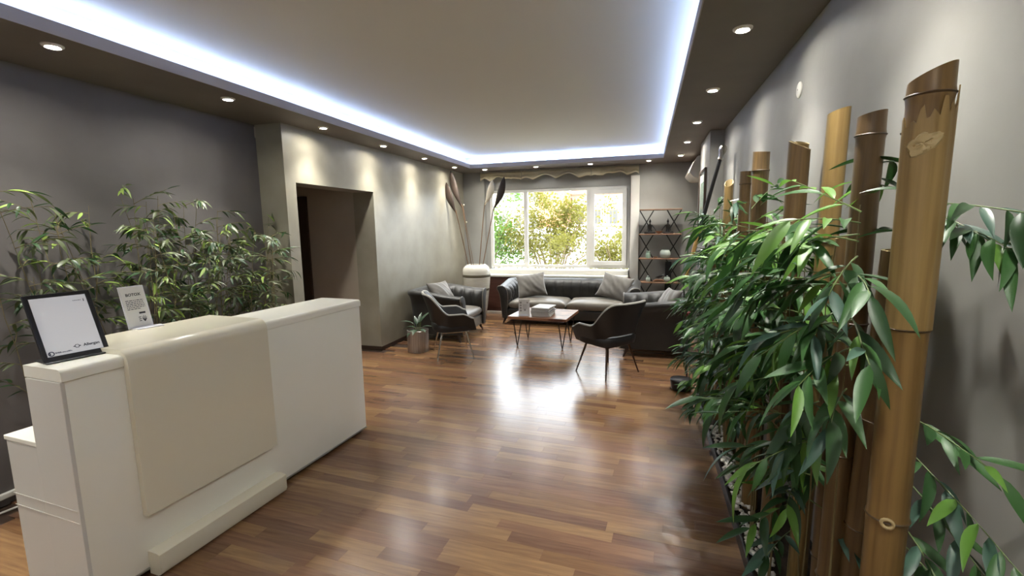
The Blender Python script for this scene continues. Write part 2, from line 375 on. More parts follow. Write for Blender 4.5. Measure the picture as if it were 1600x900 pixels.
# ------------------------------------------------------------------ window
win = tag(bpy.data.objects.new('window_1', None), 'wide white three-part window with trees outside', 'window', kind='structure'); C.objects.link(win)
wx = (WX0+WX1)/2; win.location = (wx, YWIN, WZ0)
def W(x): return x-wx
H = WZ1-WZ0; y0, y1 = -.035, .035
b = MB(); b.rbox(W(WX0), W(WX1), y0, y1, 0, .05, .005); b.rbox(W(WX0), W(WX1), y0, y1, H-.05, H, .005); b.rbox(W(WX0), W(WX0)+.05, y0+.001, y1-.001, .03, H-.03, .005); b.rbox(W(WX1)-.05, W(WX1), y0+.001, y1-.001, .03, H-.03, .005)
b.build('window_frame', 'upvc_white', win)
for x in (-2.16, -1.0):
    MB().rbox(W(x)-.035, W(x)+.035, y0-.001, y1+.001, .03, H-.03, .005).build('mullion', 'upvc_white', win)
# opening sash at the right
sx0, sx1 = W(-.965), W(WX1)-.05; b = MB(); d = .075
b.rbox(sx0, sx1, -.06, -.02, .05, .05+d, .006); b.rbox(sx0, sx1, -.06, -.02, H-.05-d, H-.05, .006); b.rbox(sx0, sx0+d, -.061, -.019, .07, H-.07, .006); b.rbox(sx1-d, sx1, -.061, -.019, .07, H-.07, .006)
sash = b.build('sash', 'upvc_white', win)
b = MB().rbox(sx0+.02, sx0+.05, -.075, -.058, .60, .68, .004); b.rbox(sx0+.025, sx0+.045, -.095, -.075, .50, .66, .006); b.build('handle', 'upvc_white', sash)
for x0, x1, yy in ((W(WX0)+.05, W(-2.16)-.035, 0), (W(-2.16)+.035, W(-1.0)-.035, 0), (sx0+d, sx1-d, -.04)):
    MB().box(x0-.005, x1+.005, yy-.002, yy+.002, .045, H-.045).build('pane', 'glass', win)
# raised roman blind with scalloped hem, three widths
bl = thing('window_blind', 'raised cream roman blind with scalloped hem above the window', 'blind', (-1.56, 8.15, 2.40))
MB().rbox(-1.42, 1.42, .03, .06, .185, .215, .004).build('rail', 'trim_white', bl)
for i, (x0, x1) in enumerate(((-1.41, -.63), (-.62, .62), (.63, 1.42))):
    front = []; n = 40
    for j in range(n+1):
        u = j/n; x = x0+(x1-x0)*u
        sc = .055+.05*abs(math.cos(u*PI*(2 if i != 1 else 3)))-.10*(abs(2*u-1)**6)*.6+.015*math.sin(u*19+i)
        col = []
        for k in range(7):
            t = k/6; z = .20*(1-t)+sc*t
            col.append((x, -.012*math.sin(t*PI)-.02*math.sin(t*3*PI)*.5+.004*math.sin(u*60), z))
        front.append(col)
    b = MB().grid(front); b.grid([[(p[0], p[1]+.014, p[2]+.004) for p in c_] for c_ in front])
    pnl = b.build('blind_panel', 'blind_fabric', bl, True)

# ------------------------------------------------------------------ reception desk
DA = math.atan2(-.0585, .998); DO = Vector((-2.231, 1.18, 0))
desk = thing('reception_desk', 'long glossy white reception desk with cream front panel', 'desk', DO, DA)
DL = 1.842
def rtop(x0, x1, z0, z1, r=.022):     # slab section with a rounded front top edge
    p = [(x0, z0), (x1, z0)]
    for k in range(6): a = k/5*PI/2; p.append((x1-r+r*math.cos(a), z1-r+r*math.sin(a)))
    return p+[(x0, z1)]
MB().rbox(-.24, 0, .0, DL, .035, 1.013, .006).build('body', 'desk_white', desk, 40)
MB().box(-.22, -.03, .03, DL-.03, 0, .035).build('recessed_plinth', 'black_plastic', desk)
MB().rbox(-.01, .004, .02, DL, .026, .036, .002).build('edge_strip', 'metal_strip', desk)
MB().prism(rtop(-.245, .008, 1.015, 1.065), 0, .235).build('side_top', 'desk_white', desk, 30)
MB().prism(rtop(-.36, .008, 1.015, 1.065), .955, DL+.004).build('counter_top', 'desk_white', desk, 30)
MB().rbox(-.36, -.24, .955, DL, .60, 1.013, .004).build('counter_back', 'desk_white', desk)
# cream waterfall panel
outer = [(-.43, 1.088)]; r = .06; xf = .034
for k in range(9): a = PI/2-k/8*PI/2; outer.append((xf-r+r*math.cos(a), 1.088-r+r*math.sin(a)))
outer.append((xf, .30)); inner = [(xf-.032, .30)]
for k in range(9): a = k/8*PI/2; inner.append((xf-r+(r-.03)*math.cos(a)-.002, 1.088-r+(r-.03)*math.sin(a)))
inner += [(-.43, 1.058)]
MB().prism(outer+inner, .222, .958).build('cream_panel', 'desk_cream', desk, 30)
fb = [(0, .005), (.055, .005), (.07, .012), (.078, .03), (.078, .112), (.06, .118), (0, .118)]
MB().prism(fb, .222, .962).build('foot_bar', 'desk_cream', desk, 30)
MB().rbox(-.47, -.241, .0, DL-.1, .0, .705, .005).build('rear_cabinet', 'desk_end', desk)
MB().rbox(-.475, -.235, -.004, DL-.1, .707, .728, .003).build('worktop', 'desk_white', desk)
MB().rbox(-.238, .001, -.003, .012, .04, 1.012, .002).build('end_panel', 'desk_end', desk)
for z in (.40, .455): MB().box(-.468, -.01, -.0042, -.002, z, z+.0035).build('groove', 'trim_white', desk)
def dpt(x, y, z): return DO+Matrix.Rotation(DA, 3, 'Z') @ Vector((x, y, z))
p = dpt(-.30, .10, .728)
cab = thing('card_terminal', 'small grey box peeking out on the low rear worktop', 'box', p, DA)
MB().rbox(-.05, .03, -.05, .05, 0, .07, .008).build('body', 'ac_grey', cab); MB().rbox(-.045, .025, -.045, .045, .07, .075, .002).build('cover', 'trim_white', cab)

# framed sheet on the desk, slightly emissive
FRX = Vector((-2.372, 1.330, 1.066)); fr = thing('display_frame', 'black framed pale sheet leaning back on the desk end', 'display', FRX, math.radians(90-11))
# local: x along the desk, y = depth (negative faces the room), z up; leaning back
th = math.radians(-26); Lr = Matrix.Rotation(th, 4, 'X')
def leaned(mb):
    mb.v = [tuple(Lr @ Vector(v_)) for v_ in mb.v]; return mb
fw2, fh = .112, .308
b = MB(); e = .018
b.rbox(-fw2, fw2, -.006, .008, 0, e+.006, .003); b.rbox(-fw2, fw2, -.006, .008, fh-e, fh, .003); b.rbox(-fw2, -fw2+e, -.0065, .0075, .004, fh-.004, .003); b.rbox(fw2-e, fw2, -.0065, .0075, .004, fh-.004, .003)
leaned(b).build('frame', 'black_plastic', fr)
leaned(MB().box(-fw2+.01, fw2-.01, -.002, .007, .01, fh-.01)).build('sheet', 'frame_sheet', fr)
MB().rbox(-fw2, fw2, -.03, .09, 0, .006, .002).build('base', 'black_plastic', fr)
def flat_on(me_or_mb, name, parent, x, z, mname=None, y=-.0032, rotm=None):
    me = me_or_mb
    o = bpy.data.objects.new(name, me); C.objects.link(o); o.parent = parent
    o.matrix_local = (rotm or Lr) @ Matrix.Translation((x, y, z)) @ Matrix.Rotation(PI/2, 4, 'X')
    return o
flat_on(text_mesh('Allergan', .017, 'print_dark', .0004), 'logo_text', fr, .058, .052)
b = MB()
for k in range(6):
    a0, a1 = k*PI/3, (k+1)*PI/3
    b.prism([(.009*math.cos(a0), .009*math.sin(a0)), (.009*math.cos(a1), .009*math.sin(a1)), (.0065*math.cos(a1), .0065*math.sin(a1)), (.0065*math.cos(a0), .0065*math.sin(a0))], 0, .0004, 'z')
b.prism([(-.0145,0),(-.008,.003),(-.008,-.003)], 0, .0004, 'z'); b.prism([(.0145,0),(.008,.003),(.008,-.003)], 0, .0004, 'z')
flat_on(b.mesh('logo_mark', 'print_dark'), 'logo_mark', fr, .008, .052)
b = MB(); n = 20
for k in range(n):
    a0, a1 = 2*PI*k/n, 2*PI*(k+1)/n
    b.prism([(.0105*math.cos(a0), .0105*math.sin(a0)), (.0105*math.cos(a1), .0105*math.sin(a1)), (.007*math.cos(a1), .007*math.sin(a1)), (.007*math.cos(a0), .007*math.sin(a0))], 0, .0004, 'z')
b.prism([(-.006,.007),(-.006,-.007),(-.002,-.004),(-.002,.004)], 0, .0004, 'z')
flat_on(b.mesh('logo_disc', 'print_navy'), 'logo_disc', fr, -.080, .036)
b = MB(); x = -.067; rr = random.Random(5)
while x < -.012:
    w2 = rr.uniform(.002, .004); h2 = rr.choice((.004, .004, .006)); b.prism([(x, -.002), (x+w2, -.002), (x+w2, h2-.002), (x, h2-.002)], 0, .0003, 'z'); x += w2+.0016
flat_on(b.mesh('logo_word', 'print_navy'), 'logo_word', fr, 0, .036)
b = MB(); 
for k in range(5): b.prism([(.055+k*.006, 0), (.0585+k*.006, 0), (.0585+k*.006, .003+.001*(k%2)), (.055+k*.006, .003)], 0, .0003, 'z')
b.prism([(.090,-.006),(.093,-.006),(.094,.008),(.091,.006)], 0, .0003, 'z')
flat_on(b.mesh('corner_mark', 'print_dark'), 'corner_mark', fr, -.010, .262)

# acrylic notice stand
SG = Vector((-2.645, 1.785, 1.0885)); sg = thing('notice_stand', 'narrow white acrylic stand with printed BOTOX notice', 'sign', SG, math.radians(90-2))
Ls = Matrix.Rotation(math.radians(-13), 4, 'X')
def l2(mb): mb.v = [tuple(Ls @ Vector(v_)) for v_ in mb.v]; return mb
l2(MB().rbox(-.063, .063, -.003, .003, 0, .232, .002)).build('panel', 'acrylic', sg)
MB().prism([(-.05,-.055),(.07,-.075),(.09,-.02),(.055,.0),(-.055,.0)], 0, .004, 'z').build('foot', 'acrylic', sg)
l2(MB().box(-.057, .057, -.0042, -.0032, .012, .226)).build('sheet', 'paper', sg)
flat_on(text_mesh('BOTOX', .021, 'print_dark', .0006), 'title_text', sg, 0, .183, y=-.0048, rotm=Ls)
b = MB(); rr = random.Random(2)
for k in range(6):
    x = -.045; xe = .045 if k < 5 else .02
    while x < xe:
        w2 = rr.uniform(.005, .016); b.prism([(x, -.0018), (min(x+w2, xe), -.0018), (min(x+w2, xe), .0018), (x, .0018)], 0, .0003, 'z') if 0 else b.add([(x,-.0018-k*.0095,0),(min(x+w2,xe),-.0018-k*.0095,0),(min(x+w2,xe),.0018-k*.0095,0),(x,.0018-k*.0095,0)], [(0,1,2,3)]); x += w2+.003
flat_on(b.mesh('text_lines', 'print_navy', fixn=False), 'text_lines', sg, 0, .152, y=-.0048, rotm=Ls)
b = MB(); b.add([(.008,.0,0),(.040,.0,0),(.040,.010,0),(.008,.010,0)], [(0,1,2,3)])
for k in range(3): b.add([(0,-.020-k*.010,0),(.012,-.020-k*.010,0),(.012,-.016-k*.010,0),(0,-.016-k*.010,0)], [(0,1,2,3)])
for k in range(7):
    a = k*.45-.3; x, z = .028+.012*math.cos(a*1.7), -.03+.012*math.sin(a*1.7); b.add([(.026,-.045,0),(.029,-.045,0),(x+.002,z+.006,0),(x-.001,z+.006,0)], [(0,1,2,3)])
flat_on(b.mesh('emblem', 'print_dark', fixn=False), 'emblem', sg, -.002, .075, y=-.0048, rotm=Ls)

# ------------------------------------------------------------------ sofas
def sstep(t): t = min(max(t, 0), 1); return t*t*(3-2*t)
buttonm = MB().ball((0,0,0), .016, .016, .010, 8, 5).mesh('button', 'black_metal', True)
def make_sofa(name, label, W_, D_, loc, rz, ncush, hb=.72, ha=.635, th=.13, ws=.15):
    root = thing(name, label, 'sofa' if ncush > 1 else 'armchair', loc, rz)
    rc = .16; hw, hd = W_/2-.05, D_/2-.04; P = []
    def addp(x, y, nx, ny): P.append((Vector((x, y, 0)), Vector((nx, ny, 0))))
    n1 = int((D_-rc)/.018)
    for i in range(n1): addp(-hw, -hd+(2*hd-rc)*i/n1, -1, 0)
    for i in range(10): a = PI-i/10*PI/2; addp(-hw+rc+rc*math.cos(a), hd-rc+rc*math.sin(a), math.cos(a), math.sin(a))
    n2 = int((W_-2*rc)/.018)
    for i in range(n2): addp(-hw+rc+(2*hw-2*rc)*i/n2, hd, 0, 1)
    for i in range(10): a = PI/2-i/10*PI/2; addp(hw-rc+rc*math.cos(a), hd-rc+rc*math.sin(a), math.cos(a), math.sin(a))
    for i in range(n1+1): addp(hw, hd-rc-(2*hd-rc)*i/n1, 1, 0)
    S = [0]
    for i in range(1, len(P)): S.append(S[-1]+(P[i][0]-P[i-1][0]).length)
    tot = S[-1]; nch = round(tot/ws); ws = tot/nch
    outer, inner, btn = [], [], []
    for i, (p, nn) in enumerate(P):
        a = (p.y+hd)/(2*hd); zt = ha+(hb-ha)*sstep(a*1.15)
        pr = [(-.035,.10),(-.02,.25),(-.005,.42),(.012,zt-.13),(.03,zt-.08),(.05,zt-.05),(.05,zt-.02),(.03,zt-.003),(0,zt+.004),(-.04,zt+.002),(-.07,zt-.01)]
        outer.append([p+nn*o_+Vector((0,0,z)) for o_, z in pr])
        f = abs(math.sin(PI*S[i]/ws))**.5
        fr_ = min(1, 4*min(S[i], tot-S[i])/.3)
        row_ = []
        for k, (o_, z) in enumerate([(-.07,zt-.01),(-.10,zt-.03),(-th+.005,zt-.08),(-th-.005,zt-.14),(-th-.008,zt-.22),(-th-.004,.40),(-th,.30)]):
            amp = (0, .020, .040, .048, .036, .016, 0)[k]
            row_.append(p+nn*(o_-amp*f+.006)+Vector((0,0,z)))
        inner.append(row_)
    body = MB().grid(outer).build('outer_shell', 'sofa_fabric', root, 'all')
    lin_ = MB().grid(inner).build('tufted_lining', 'sofa_fabric', root, 'all')
    for k in range(1, nch):
        s0 = k*ws; i = min(range(len(S)), key=lambda j: abs(S[j]-s0)); p, nn = P[i]
        a = (p.y+hd)/(2*hd); zt = ha+(hb-ha)*sstep(a*1.15)
        inst('button', buttonm, lin_, p+nn*(-th+.002)+Vector((0,0,zt-.125)), nn.to_track_quat('Z','Y'))
    for e_ in (0, -1):
        prof = [q_ for q_ in outer[e_]]+[q_ for q_ in inner[e_]][1:]
        prof += [Vector((inner[e_][-1].x, inner[e_][-1].y, .10))]
        n = len(prof); off = Vector((0,-.02,0))
        c_ = sum(prof, Vector())/n
        b = MB().grid([prof, [q_+off for q_ in prof], [c_+(q_-c_)*.8+off*1.3 for q_ in prof]], True)
        b.add([c_+(q_-c_)*.8+off*1.3 for q_ in prof], [tuple(range(n))])
        b.build('arm_front', 'sofa_fabric', root, 40)
        MB().tube([q_+Vector((0,-.014,0)) for q_ in prof[:-1]], .008, 6).build('piping', 'sofa_seat_lit', root, True)
    # base, cushions
    iw = hw-th
    MB().rbox(-hw+.065, hw-.065, -hd+.012, hd-.065, .10, .25, .015).build('base', 'sofa_seat_lit' if ncush == 1 else 'sofa_fabric', root)  # long sofa's base: shade put in as the darker fabric
    cw = 2*iw/ncush
    for k in range(ncush):
        x0 = -iw+k*cw+.006; x1 = x0+cw-.012; ya, yb = -hd-.005, hd-th; rows = []; nu, nv = 24, 16
        def cush(u, v_, top):
            # rounded slab with a crown
            eu, ev = 1-abs(2*u-1)**8, 1-abs(2*v_-1)**8
            e_ = max(0, min(eu, ev))**.5
            x = (x0+x1)/2+(x1-x0)/2*(2*u-1)*(1 if e_ > 0 else 1); y = (ya+yb)/2+(yb-ya)/2*(2*v_-1)
            z = .325+(.075*e_+.028*math.sin(PI*u)*math.sin(PI*v_) if top else -.075*e_)
            return (x, y, z+.004*math.sin(u*9+k)*math.sin(v_*7) if top else z)
        def warp(t): return .5-.5*math.cos(PI*t)
        top = [[cush(warp(i/nu), warp(j/nv), True) for j in range(nv+1)] for i in range(nu+1)]
        bot = [[cush(warp(i/nu), warp(j/nv), False) for j in range(nv+1)] for i in range(nu+1)]
        MB().grid(top).grid(bot).build('seat_cushion', 'sofa_seat_lit', root, 'all')
    for sx in (-1, 1):
        for sy in (-1, 1):
            x, y = sx*(hw-.06), sy*(hd-.07)
            MB().tube([(x+sx*.035, y+sy*.04, 0), (x+sx*.012, y+sy*.015, .05), (x, y, .105)], [.012, .018, .028], 10).build('leg', 'sofa_leg', root, True)
    return root
make_sofa('tufted_sofa', 'long dark grey tufted sofa under the window', 2.29, .82, (-1.215, 7.54, 0), 0, 2, .70, .635)
make_sofa('tufted_armchair', 'dark grey tufted armchair against the beige wall', 1.07, .90, (-2.855, 6.27, 0), math.radians(90), 1, .72, .65)
make_sofa('tufted_armchair', 'dark grey tufted armchair beside the bamboo plants', 1.07, .90, (.14, 6.08, 0), math.radians(-90), 1, .71, .655)

def pillow(label, loc, rot, sx, sy, hgt, seed):
    rr = random.Random(seed); ph = [rr.uniform(0, 6) for _ in range(6)]; n = 28; rows = {1: [], -1: []}
    for sgn in (1, -1):
        for i in range(n+1):
            r_ = []
            for j in range(n+1):
                u, v_ = 2*i/n-1, 2*j/n-1
                k = (1-u**2)*(1-v_**2); pz = sgn*hgt*max(0, k)**.42
                pin = 1-.10*(1-abs(v_)**2)*abs(u)**3; pin2 = 1-.10*(1-abs(u)**2)*abs(v_)**3
                wr = .007*max(0, k)**.4*(math.sin(3*u+2.4*v_+ph[0])+.55*math.sin(9*u+6.5*v_+2*math.sin(2*v_+ph[3])+ph[1])+.35*math.sin(15*u+11*v_+2*math.sin(3*u-v_)+ph[2]))
                r_.append((u*sx*pin, v_*sy*pin2, pz+wr))
            rows[sgn].append(r_)
    o = MB().grid(rows[1]).grid(rows[-1]).build('throw_pillow', 'pillow_fabric', None, 'all', loc, rot)
    return tag(o, label, 'pillow', 'throw pillows on the seats')
pillow('crumpled grey pillow at the left end of the long sofa', (-1.86, 7.50, .615), (math.radians(58), math.radians(-8), math.radians(14)), .25, .22, .075, 1)
pillow('crumpled grey pillow at the right end of the long sofa', (-.47, 7.52, .61), (math.radians(57), math.radians(10), math.radians(-20)), .27, .22, .075, 2)
pillow('grey pillow in the armchair by the beige wall', (-3.02, 6.42, .60), (math.radians(56), 0, math.radians(75)), .23, .21, .07, 3)
pillow('grey pillow in the armchair beside the bamboo plants', (.28, 6.30, .58), (math.radians(56), 0, math.radians(-70)), .22, .21, .07, 4)

# ------------------------------------------------------------------ tub chairs
def make_chair(label, loc, rz, legmat):
    root = thing('tub_chair', label, 'chair', loc, rz, 'dark tub chairs around the coffee table')
    n = 44; wx_, dy = .295, .27; outer, inner, edge = [], [], []
    for i in range(n+1):
        u = i/n; a = math.radians(-28+236*u)         # from right arm front, round the back, to left arm front
        ca, sa = math.cos(a), math.sin(a)
        ex = abs(ca)**.75*math.copysign(1, ca); ey = abs(sa)**.75*math.copysign(1, sa)
        x, y = wx_*ex, dy*ey if sa > 0 else .48*sa
        back = sstep((sa-.15)/.75)
        zt = .565+.24*back; zb = .345+.12*back
        if sa < -.2: zt -= .06*sstep((-sa-.2)/.27)
        nn = Vector((ca, sa if sa > 0 else 0, 0)).normalized(); col_o, col_i = [], []
        for k in range(9):
            t = k/8; z = zb+(zt-zb)*t
            fwd = -.05*(1-t)*sstep((-sa)/.45) if sa < 0 else 0
            flare = .05*t*t+.05*back*t-.06*(1-t)**2*(1-back)
            p = Vector((x, y+fwd, z))+nn*flare; col_o.append(p); col_i.append(p-nn*.035)
        outer.append(col_o); inner.append(col_i); edge.append((col_o[-1]+col_i[-1])/2)
    b = MB().grid([o_+i_[::-1] for o_, i_ in zip(outer, inner)], True)
    m_ = len(outer[0]); 
    b.add(outer[0]+inner[0][::-1], [tuple(range(2*m_))]); b.add(outer[-1]+inner[-1][::-1], [tuple(range(2*m_))])
    b.build('shell', 'chair_leather', root, 50)
    MB().tube([p+Vector((0,0,.002)) for p in edge], .015, 8).build('edge_highlight', 'chair_edge_lit', root, True)  # highlight along the shell's rim, put in as a pale tube
    # seat: rounded pad
    rows = []
    for k, (s_, z) in enumerate([(.80,.335),(.97,.35),(1,.385),(1,.42),(.95,.442),(.75,.455),(.4,.46),(.001,.46)]):
        rows.append([(.27*s_*abs(math.cos(t))**.6*math.copysign(1, math.cos(t)), -.01+.265*s_*abs(math.sin(t))**.6*math.copysign(1, math.sin(t)), z) for t in [2*PI*j/32 for j in range(32)]])
    b = MB().grid(rows, True); b.add(rows[0], [tuple(range(32))]); b.build('seat', 'chair_leather', root, 40)
    b = MB().tube([(-.17,-.16,.325), (.17,-.16,.325), (.17,.16,.325), (-.17,.16,.325), (-.17,-.16,.325)], .010, 8); b.build('under_frame', legmat, root, True)
    for sx in (-1, 1):
        for sy in (-1, 1):
            MB().tube([(sx*.255, sy*.225, 0), (sx*.165, sy*.15, .33)], [.0075, .014], 10).build('leg', legmat, root, True)
    return root
make_chair('dark tub chair with pale metal legs beside the steel planter', (-2.34, 5.24, 0), math.radians(121), 'chrome')
make_chair('dark tub chair with bronze legs in front of the right armchair', (-.385, 4.99, 0), math.radians(-129), 'bronze_metal')

# ------------------------------------------------------------------ coffee table and what stands on it
TA = math.radians(-5); TC = Vector((-1.32, 6.03, 0))
tb = thing('coffee_table', 'low wooden coffee table with thin black hairpin legs', 'table', TC, TA)
MB().rbox(-.40, .40, -.355, .355, .392, .43, .006).build('tabletop', ['table_wood'], tb)
MB().rbox(-.34, .34, -.28, .28, .362, .392, .004).build('apron', 'table_side', tb)
for sx in (-1, 1):
    for sy in (-1, 1):
        x, y = sx*.315, sy*.22
        MB().tube([(x-.055, y-sy*.0, .365), (x-.004, y, .012), (x, y, .004), (x+.004, y, .012), (x+.055, y-sy*.03, .365)], .0075, 8).build('leg', 'black_metal', tb, True)
def tp(x, y, z=.431): return TC+Matrix.Rotation(TA, 3, 'Z') @ Vector((x, y, z))
rr = random.Random(11); z = .4315
mlab = ['lowest magazine of the stack on the coffee table', 'second magazine from the bottom of the stack', 'third magazine from the bottom of the stack', 'fourth magazine from the bottom of the stack', 'magazine just below the dark one in the stack', 'dark covered magazine just below the top one', 'white magazine on top of the coffee table stack']
for i in range(7):
    h = (.018, .016, .018, .015, .017, .016, .012)[i]; mg = thing('magazine', mlab[i], 'magazine', tp(.03+rr.uniform(-.012,.012), -.12+rr.uniform(-.012,.012), z), TA+rr.uniform(-.08,.08), 'magazines stacked on the coffee table')
    w2, d2 = .125-(.004*(i > 3)), .155
    MB().box(-w2+.003, w2-.003, -d2+.003, d2-.003, .0015, h-.0015).build('pages', 'paper', mg)
    cm = ('magazine_grey','paper','magazine_grey','magazine_dark','paper','magazine_dark','paper')[i]
    b = MB().box(-w2, w2, -d2, d2, 0, .0015); b.box(-w2, w2, -d2, d2, h-.0015, h); b.box(-w2, -w2+.002, -d2, d2, 0, h); b.build('cover', cm, mg)
    z += h+.0004
bh = thing('brochure_holder', 'clear acrylic stand with a printed leaflet on coffee table', 'sign', tp(-.20, -.25), math.radians(2))
MB().rbox(-.075, .075, -.0025, .0025, 0, .215, .002).build('panel', 'acrylic', bh)
MB().rbox(-.075, .075, -.05, .03, 0, .004, .0015).build('foot', 'acrylic', bh)
MB().box(-.070, .070, -.0038, -.0026, .02, .21).build('leaflet', 'paper', bh)
b = MB()
def disc(b, x, z, r_, n=14): b.add([(x+r_*math.cos(2*PI*k/n), -.0042, z+r_*math.sin(2*PI*k/n)) for k in range(n)], [tuple(range(n))])
for k, (x, z_, r_) in enumerate([(-.045,.172,.014),(-.045,.135,.012),(-.045,.10,.013),(-.045,.065,.013),(.045,.175,.011),(.012,.075,.014)]): disc(b, x, z_, r_)
for k in range(12): b.add([(-.02,-.0042,.15-k*.006-.001),(.05-.01*(k%3),-.0042,.15-k*.006-.001),(.05-.01*(k%3),-.0042,.15-k*.006+.001),(-.02,-.0042,.15-k*.006+.001)], [(0,1,2,3)])
b.build('leaflet_print', 'magazine_grey', bh, fixn=False)

# ------------------------------------------------------------------ steel planter with broad-leaved plant
pt = thing('potted_plant', 'small leafy plant in a brushed steel cylinder pot', 'plant', (-2.86, 5.30, 0))
MB().lathe([(.135,0),(.14,.006),(.14,.285),(.134,.288),(.131,.28),(.131,.25)], 40, caps=False).build('pot', 'steel', pt, 40)
MB().lathe([(.001,.262),(.131,.255)], 24, caps=False).build('soil', 'soil', pt, True)
def blade(L, w, fold=.3, droop=.35, n=8, tipw=1.0):
    rows = []
    for i in range(n+1):
        t = i/n; hw_ = w/2*(math.sin(PI*min(1, t**.75))**.9)*(1) if 0 < t < 1 else .0004
        y = L*t; z = -droop*L*t*t
        rows.append([(-hw_, y, z+fold*hw_), (0, y, z), (hw_, y, z+fold*hw_)])
    return MB().grid(rows)
for k, (az, el, L, w, hz) in enumerate([(200,35,.17,.05,.10),(170,10,.19,.05,.05),(60,55,.20,.055,.12),(95,70,.16,.05,.10),(20,25,.14,.05,.05),(330,15,.13,.055,.03),(280,10,.16,.06,.03),(250,-5,.15,.055,.03),(130,60,.15,.05,.08)]):
    a, e_ = math.radians(az), math.radians(el); d_ = Vector((math.cos(a)*math.cos(e_), math.sin(a)*math.cos(e_), math.sin(e_)))
    s0 = Vector((.03*math.cos(a), .03*math.sin(a), .25)); s1 = Vector((.05*math.cos(a), .05*math.sin(a), .26+hz))
    st = MB().tube([s0, s1], .004, 6).build('stalk', 'leaf_stem', pt, True)
    yv = d_; xv = yv.cross(Vector((0,0,1))).normalized(); zv = xv.cross(yv); Rm = Matrix((xv, yv, zv)).transposed()
    o = blade(L, w, .35, .4).build('leaf', 'pot_leaf', st, 'all'); o.location = s1; o.rotation_euler = Rm.to_euler()

# ------------------------------------------------------------------ floor vase with dried spathes
VX, VY = -2.87, 7.55
vz = thing('floor_vase', 'tall white ceramic floor vase with brown bands', 'vase', (VX, VY, 0))
prof = [(.13,0),(.15,.01),(.185,.2),(.215,.45),(.235,.62),(.245,.74),(.245,.84),(.232,.90),(.20,.935),(.172,.95),(.165,.962),(.150,.962),(.145,.94),(.15,.90)]
MB().lathe(prof, 48, caps=False).build('body', 'vase_white', vz, 60)
for za, zb, ra, rb_ in ((.745,.79,.247,.247),(.505,.545,.2235,.2275)):
    MB().lathe([(ra-.002,za),(ra+.0015,za+.003),(rb_+.0015,zb-.003),(rb_-.002,zb)], 48, caps=False).build('band', 'vase_band', vz, 60)
SL = ['tallest dark dried spathe leaning left in the vase', 'pale-tipped dried spathe behind the tallest one', 'cream dried spathe left of the window in the vase', 'dark dried spathe reaching over the window', 'thin bare reed with buds in the vase']
for k, (tip, mid, bx, mt_) in enumerate([((-3.28,7.50,2.585),(-3.08,7.52,1.93),-2.93,'spathe_dark'), ((-3.325,7.40,2.38),(-3.17,7.45,1.84),-2.97,'spathe_dark'), ((-2.56,7.62,2.41),(-2.71,7.6,1.98),-2.84,'spathe_pale'), ((-2.31,7.5,2.44),(-2.52,7.52,1.90),-2.80,'spathe_dark')]):
    t_, m_, b_ = Vector(tip), Vector(mid), Vector((bx, 7.55, .70))
    sp = thing('dried_spathe', SL[k], 'dried plant', b_, 0, 'dried stems in the floor vase'); t_, m_ = t_-b_, m_-b_
    MB().tube([(0,0,0), m_*.5+Vector((0,0,.01)), m_, m_+(t_-m_)*.12], [.008, .008, .009, .014], 8).build('stem', 'reed', sp, True)
    ax = (t_-m_); L = ax.length; ax.normalize(); side = ax.cross(Vector((0,1,0))).normalized(); nrm = side.cross(ax); rows = []
    for i in range(15):
        t = i/14; w2 = .006+.058*math.sin(PI*min(1, max(0, (t-.02))**1.25))*(1 if t < 1 else 0); c_ = m_+ax*(L*t)+side*(.03*math.sin(PI*t)*(1 if k in (0,1) else -1))
        rows.append([c_+side*(w2*math.sin(q_))+nrm*(.022*math.cos(q_)*math.sin(PI*min(1, t*.9+.1))) for q_ in [2*PI*j/12 for j in range(12)]])
    MB().grid(rows, True).build('blade', mt_, sp, True)
b_ = Vector((-2.90, 7.60, .70)); rd = thing('dried_reed', SL[4], 'dried plant', b_, 0, 'dried stems in the floor vase')
pts = [Vector((0,0,0)), Vector((-.08,0,.5)), Vector((-.17,.01,1.0)), Vector((-.21,.01,1.30))]
MB().tube(pts, [.006,.005,.004,.003], 6).build('stem', 'reed', rd, True)
for p_ in pts[2:]: MB().ball(p_+Vector((.012,0,0)), .014, .014, .018, 8, 6).build('bud', 'spathe_pale', rd, True)

# ------------------------------------------------------------------ shelf unit with X frames
SX0, SX1, SYc = -.115, .545, 7.98
sh = thing('shelf_unit', 'wooden shelf unit with black crossed metal frames', 'shelf', ((SX0+SX1)/2, SYc, 0))
hw = (SX1-SX0)/2; lv = [.26, .655, 1.05, 1.45, 1.85]
for z in lv: MB().rbox(-hw, hw, -.14, .14, z-.012, z+.006, .003).build('shelf_board', 'shelf_wood', sh)
zz = [0]+lv
for i in range(5):
    z0, z1 = zz[i]+(.006 if i else 0), zz[i+1]-.012
    for xa, xb in ((-hw+.005, -hw+.225), (hw-.225, hw-.005)):
        for (pa, pb) in ((xa, xb), (xb, xa)):
            b = MB(); d_ = Vector((pb-pa, 0, z1-z0)).normalized(); nx = Vector((d_.z, 0, -d_.x))*.009
            A, B = Vector((pa, 0, z0)), Vector((pb, 0, z1))
            vs_ = [q_+Vector((0, yy, 0)) for yy in (-.010+(.001 if pa < pb else 0), .010) for q_ in (A-nx, A+nx, B+nx, B-nx)]
            b.add(vs_, [(0,1,2,3),(7,6,5,4),(0,4,5,1),(1,5,6,2),(2,6,7,3),(3,7,4,0)]); b.build('cross_bar', 'black_metal', sh)
SXC = (SX0+SX1)/2
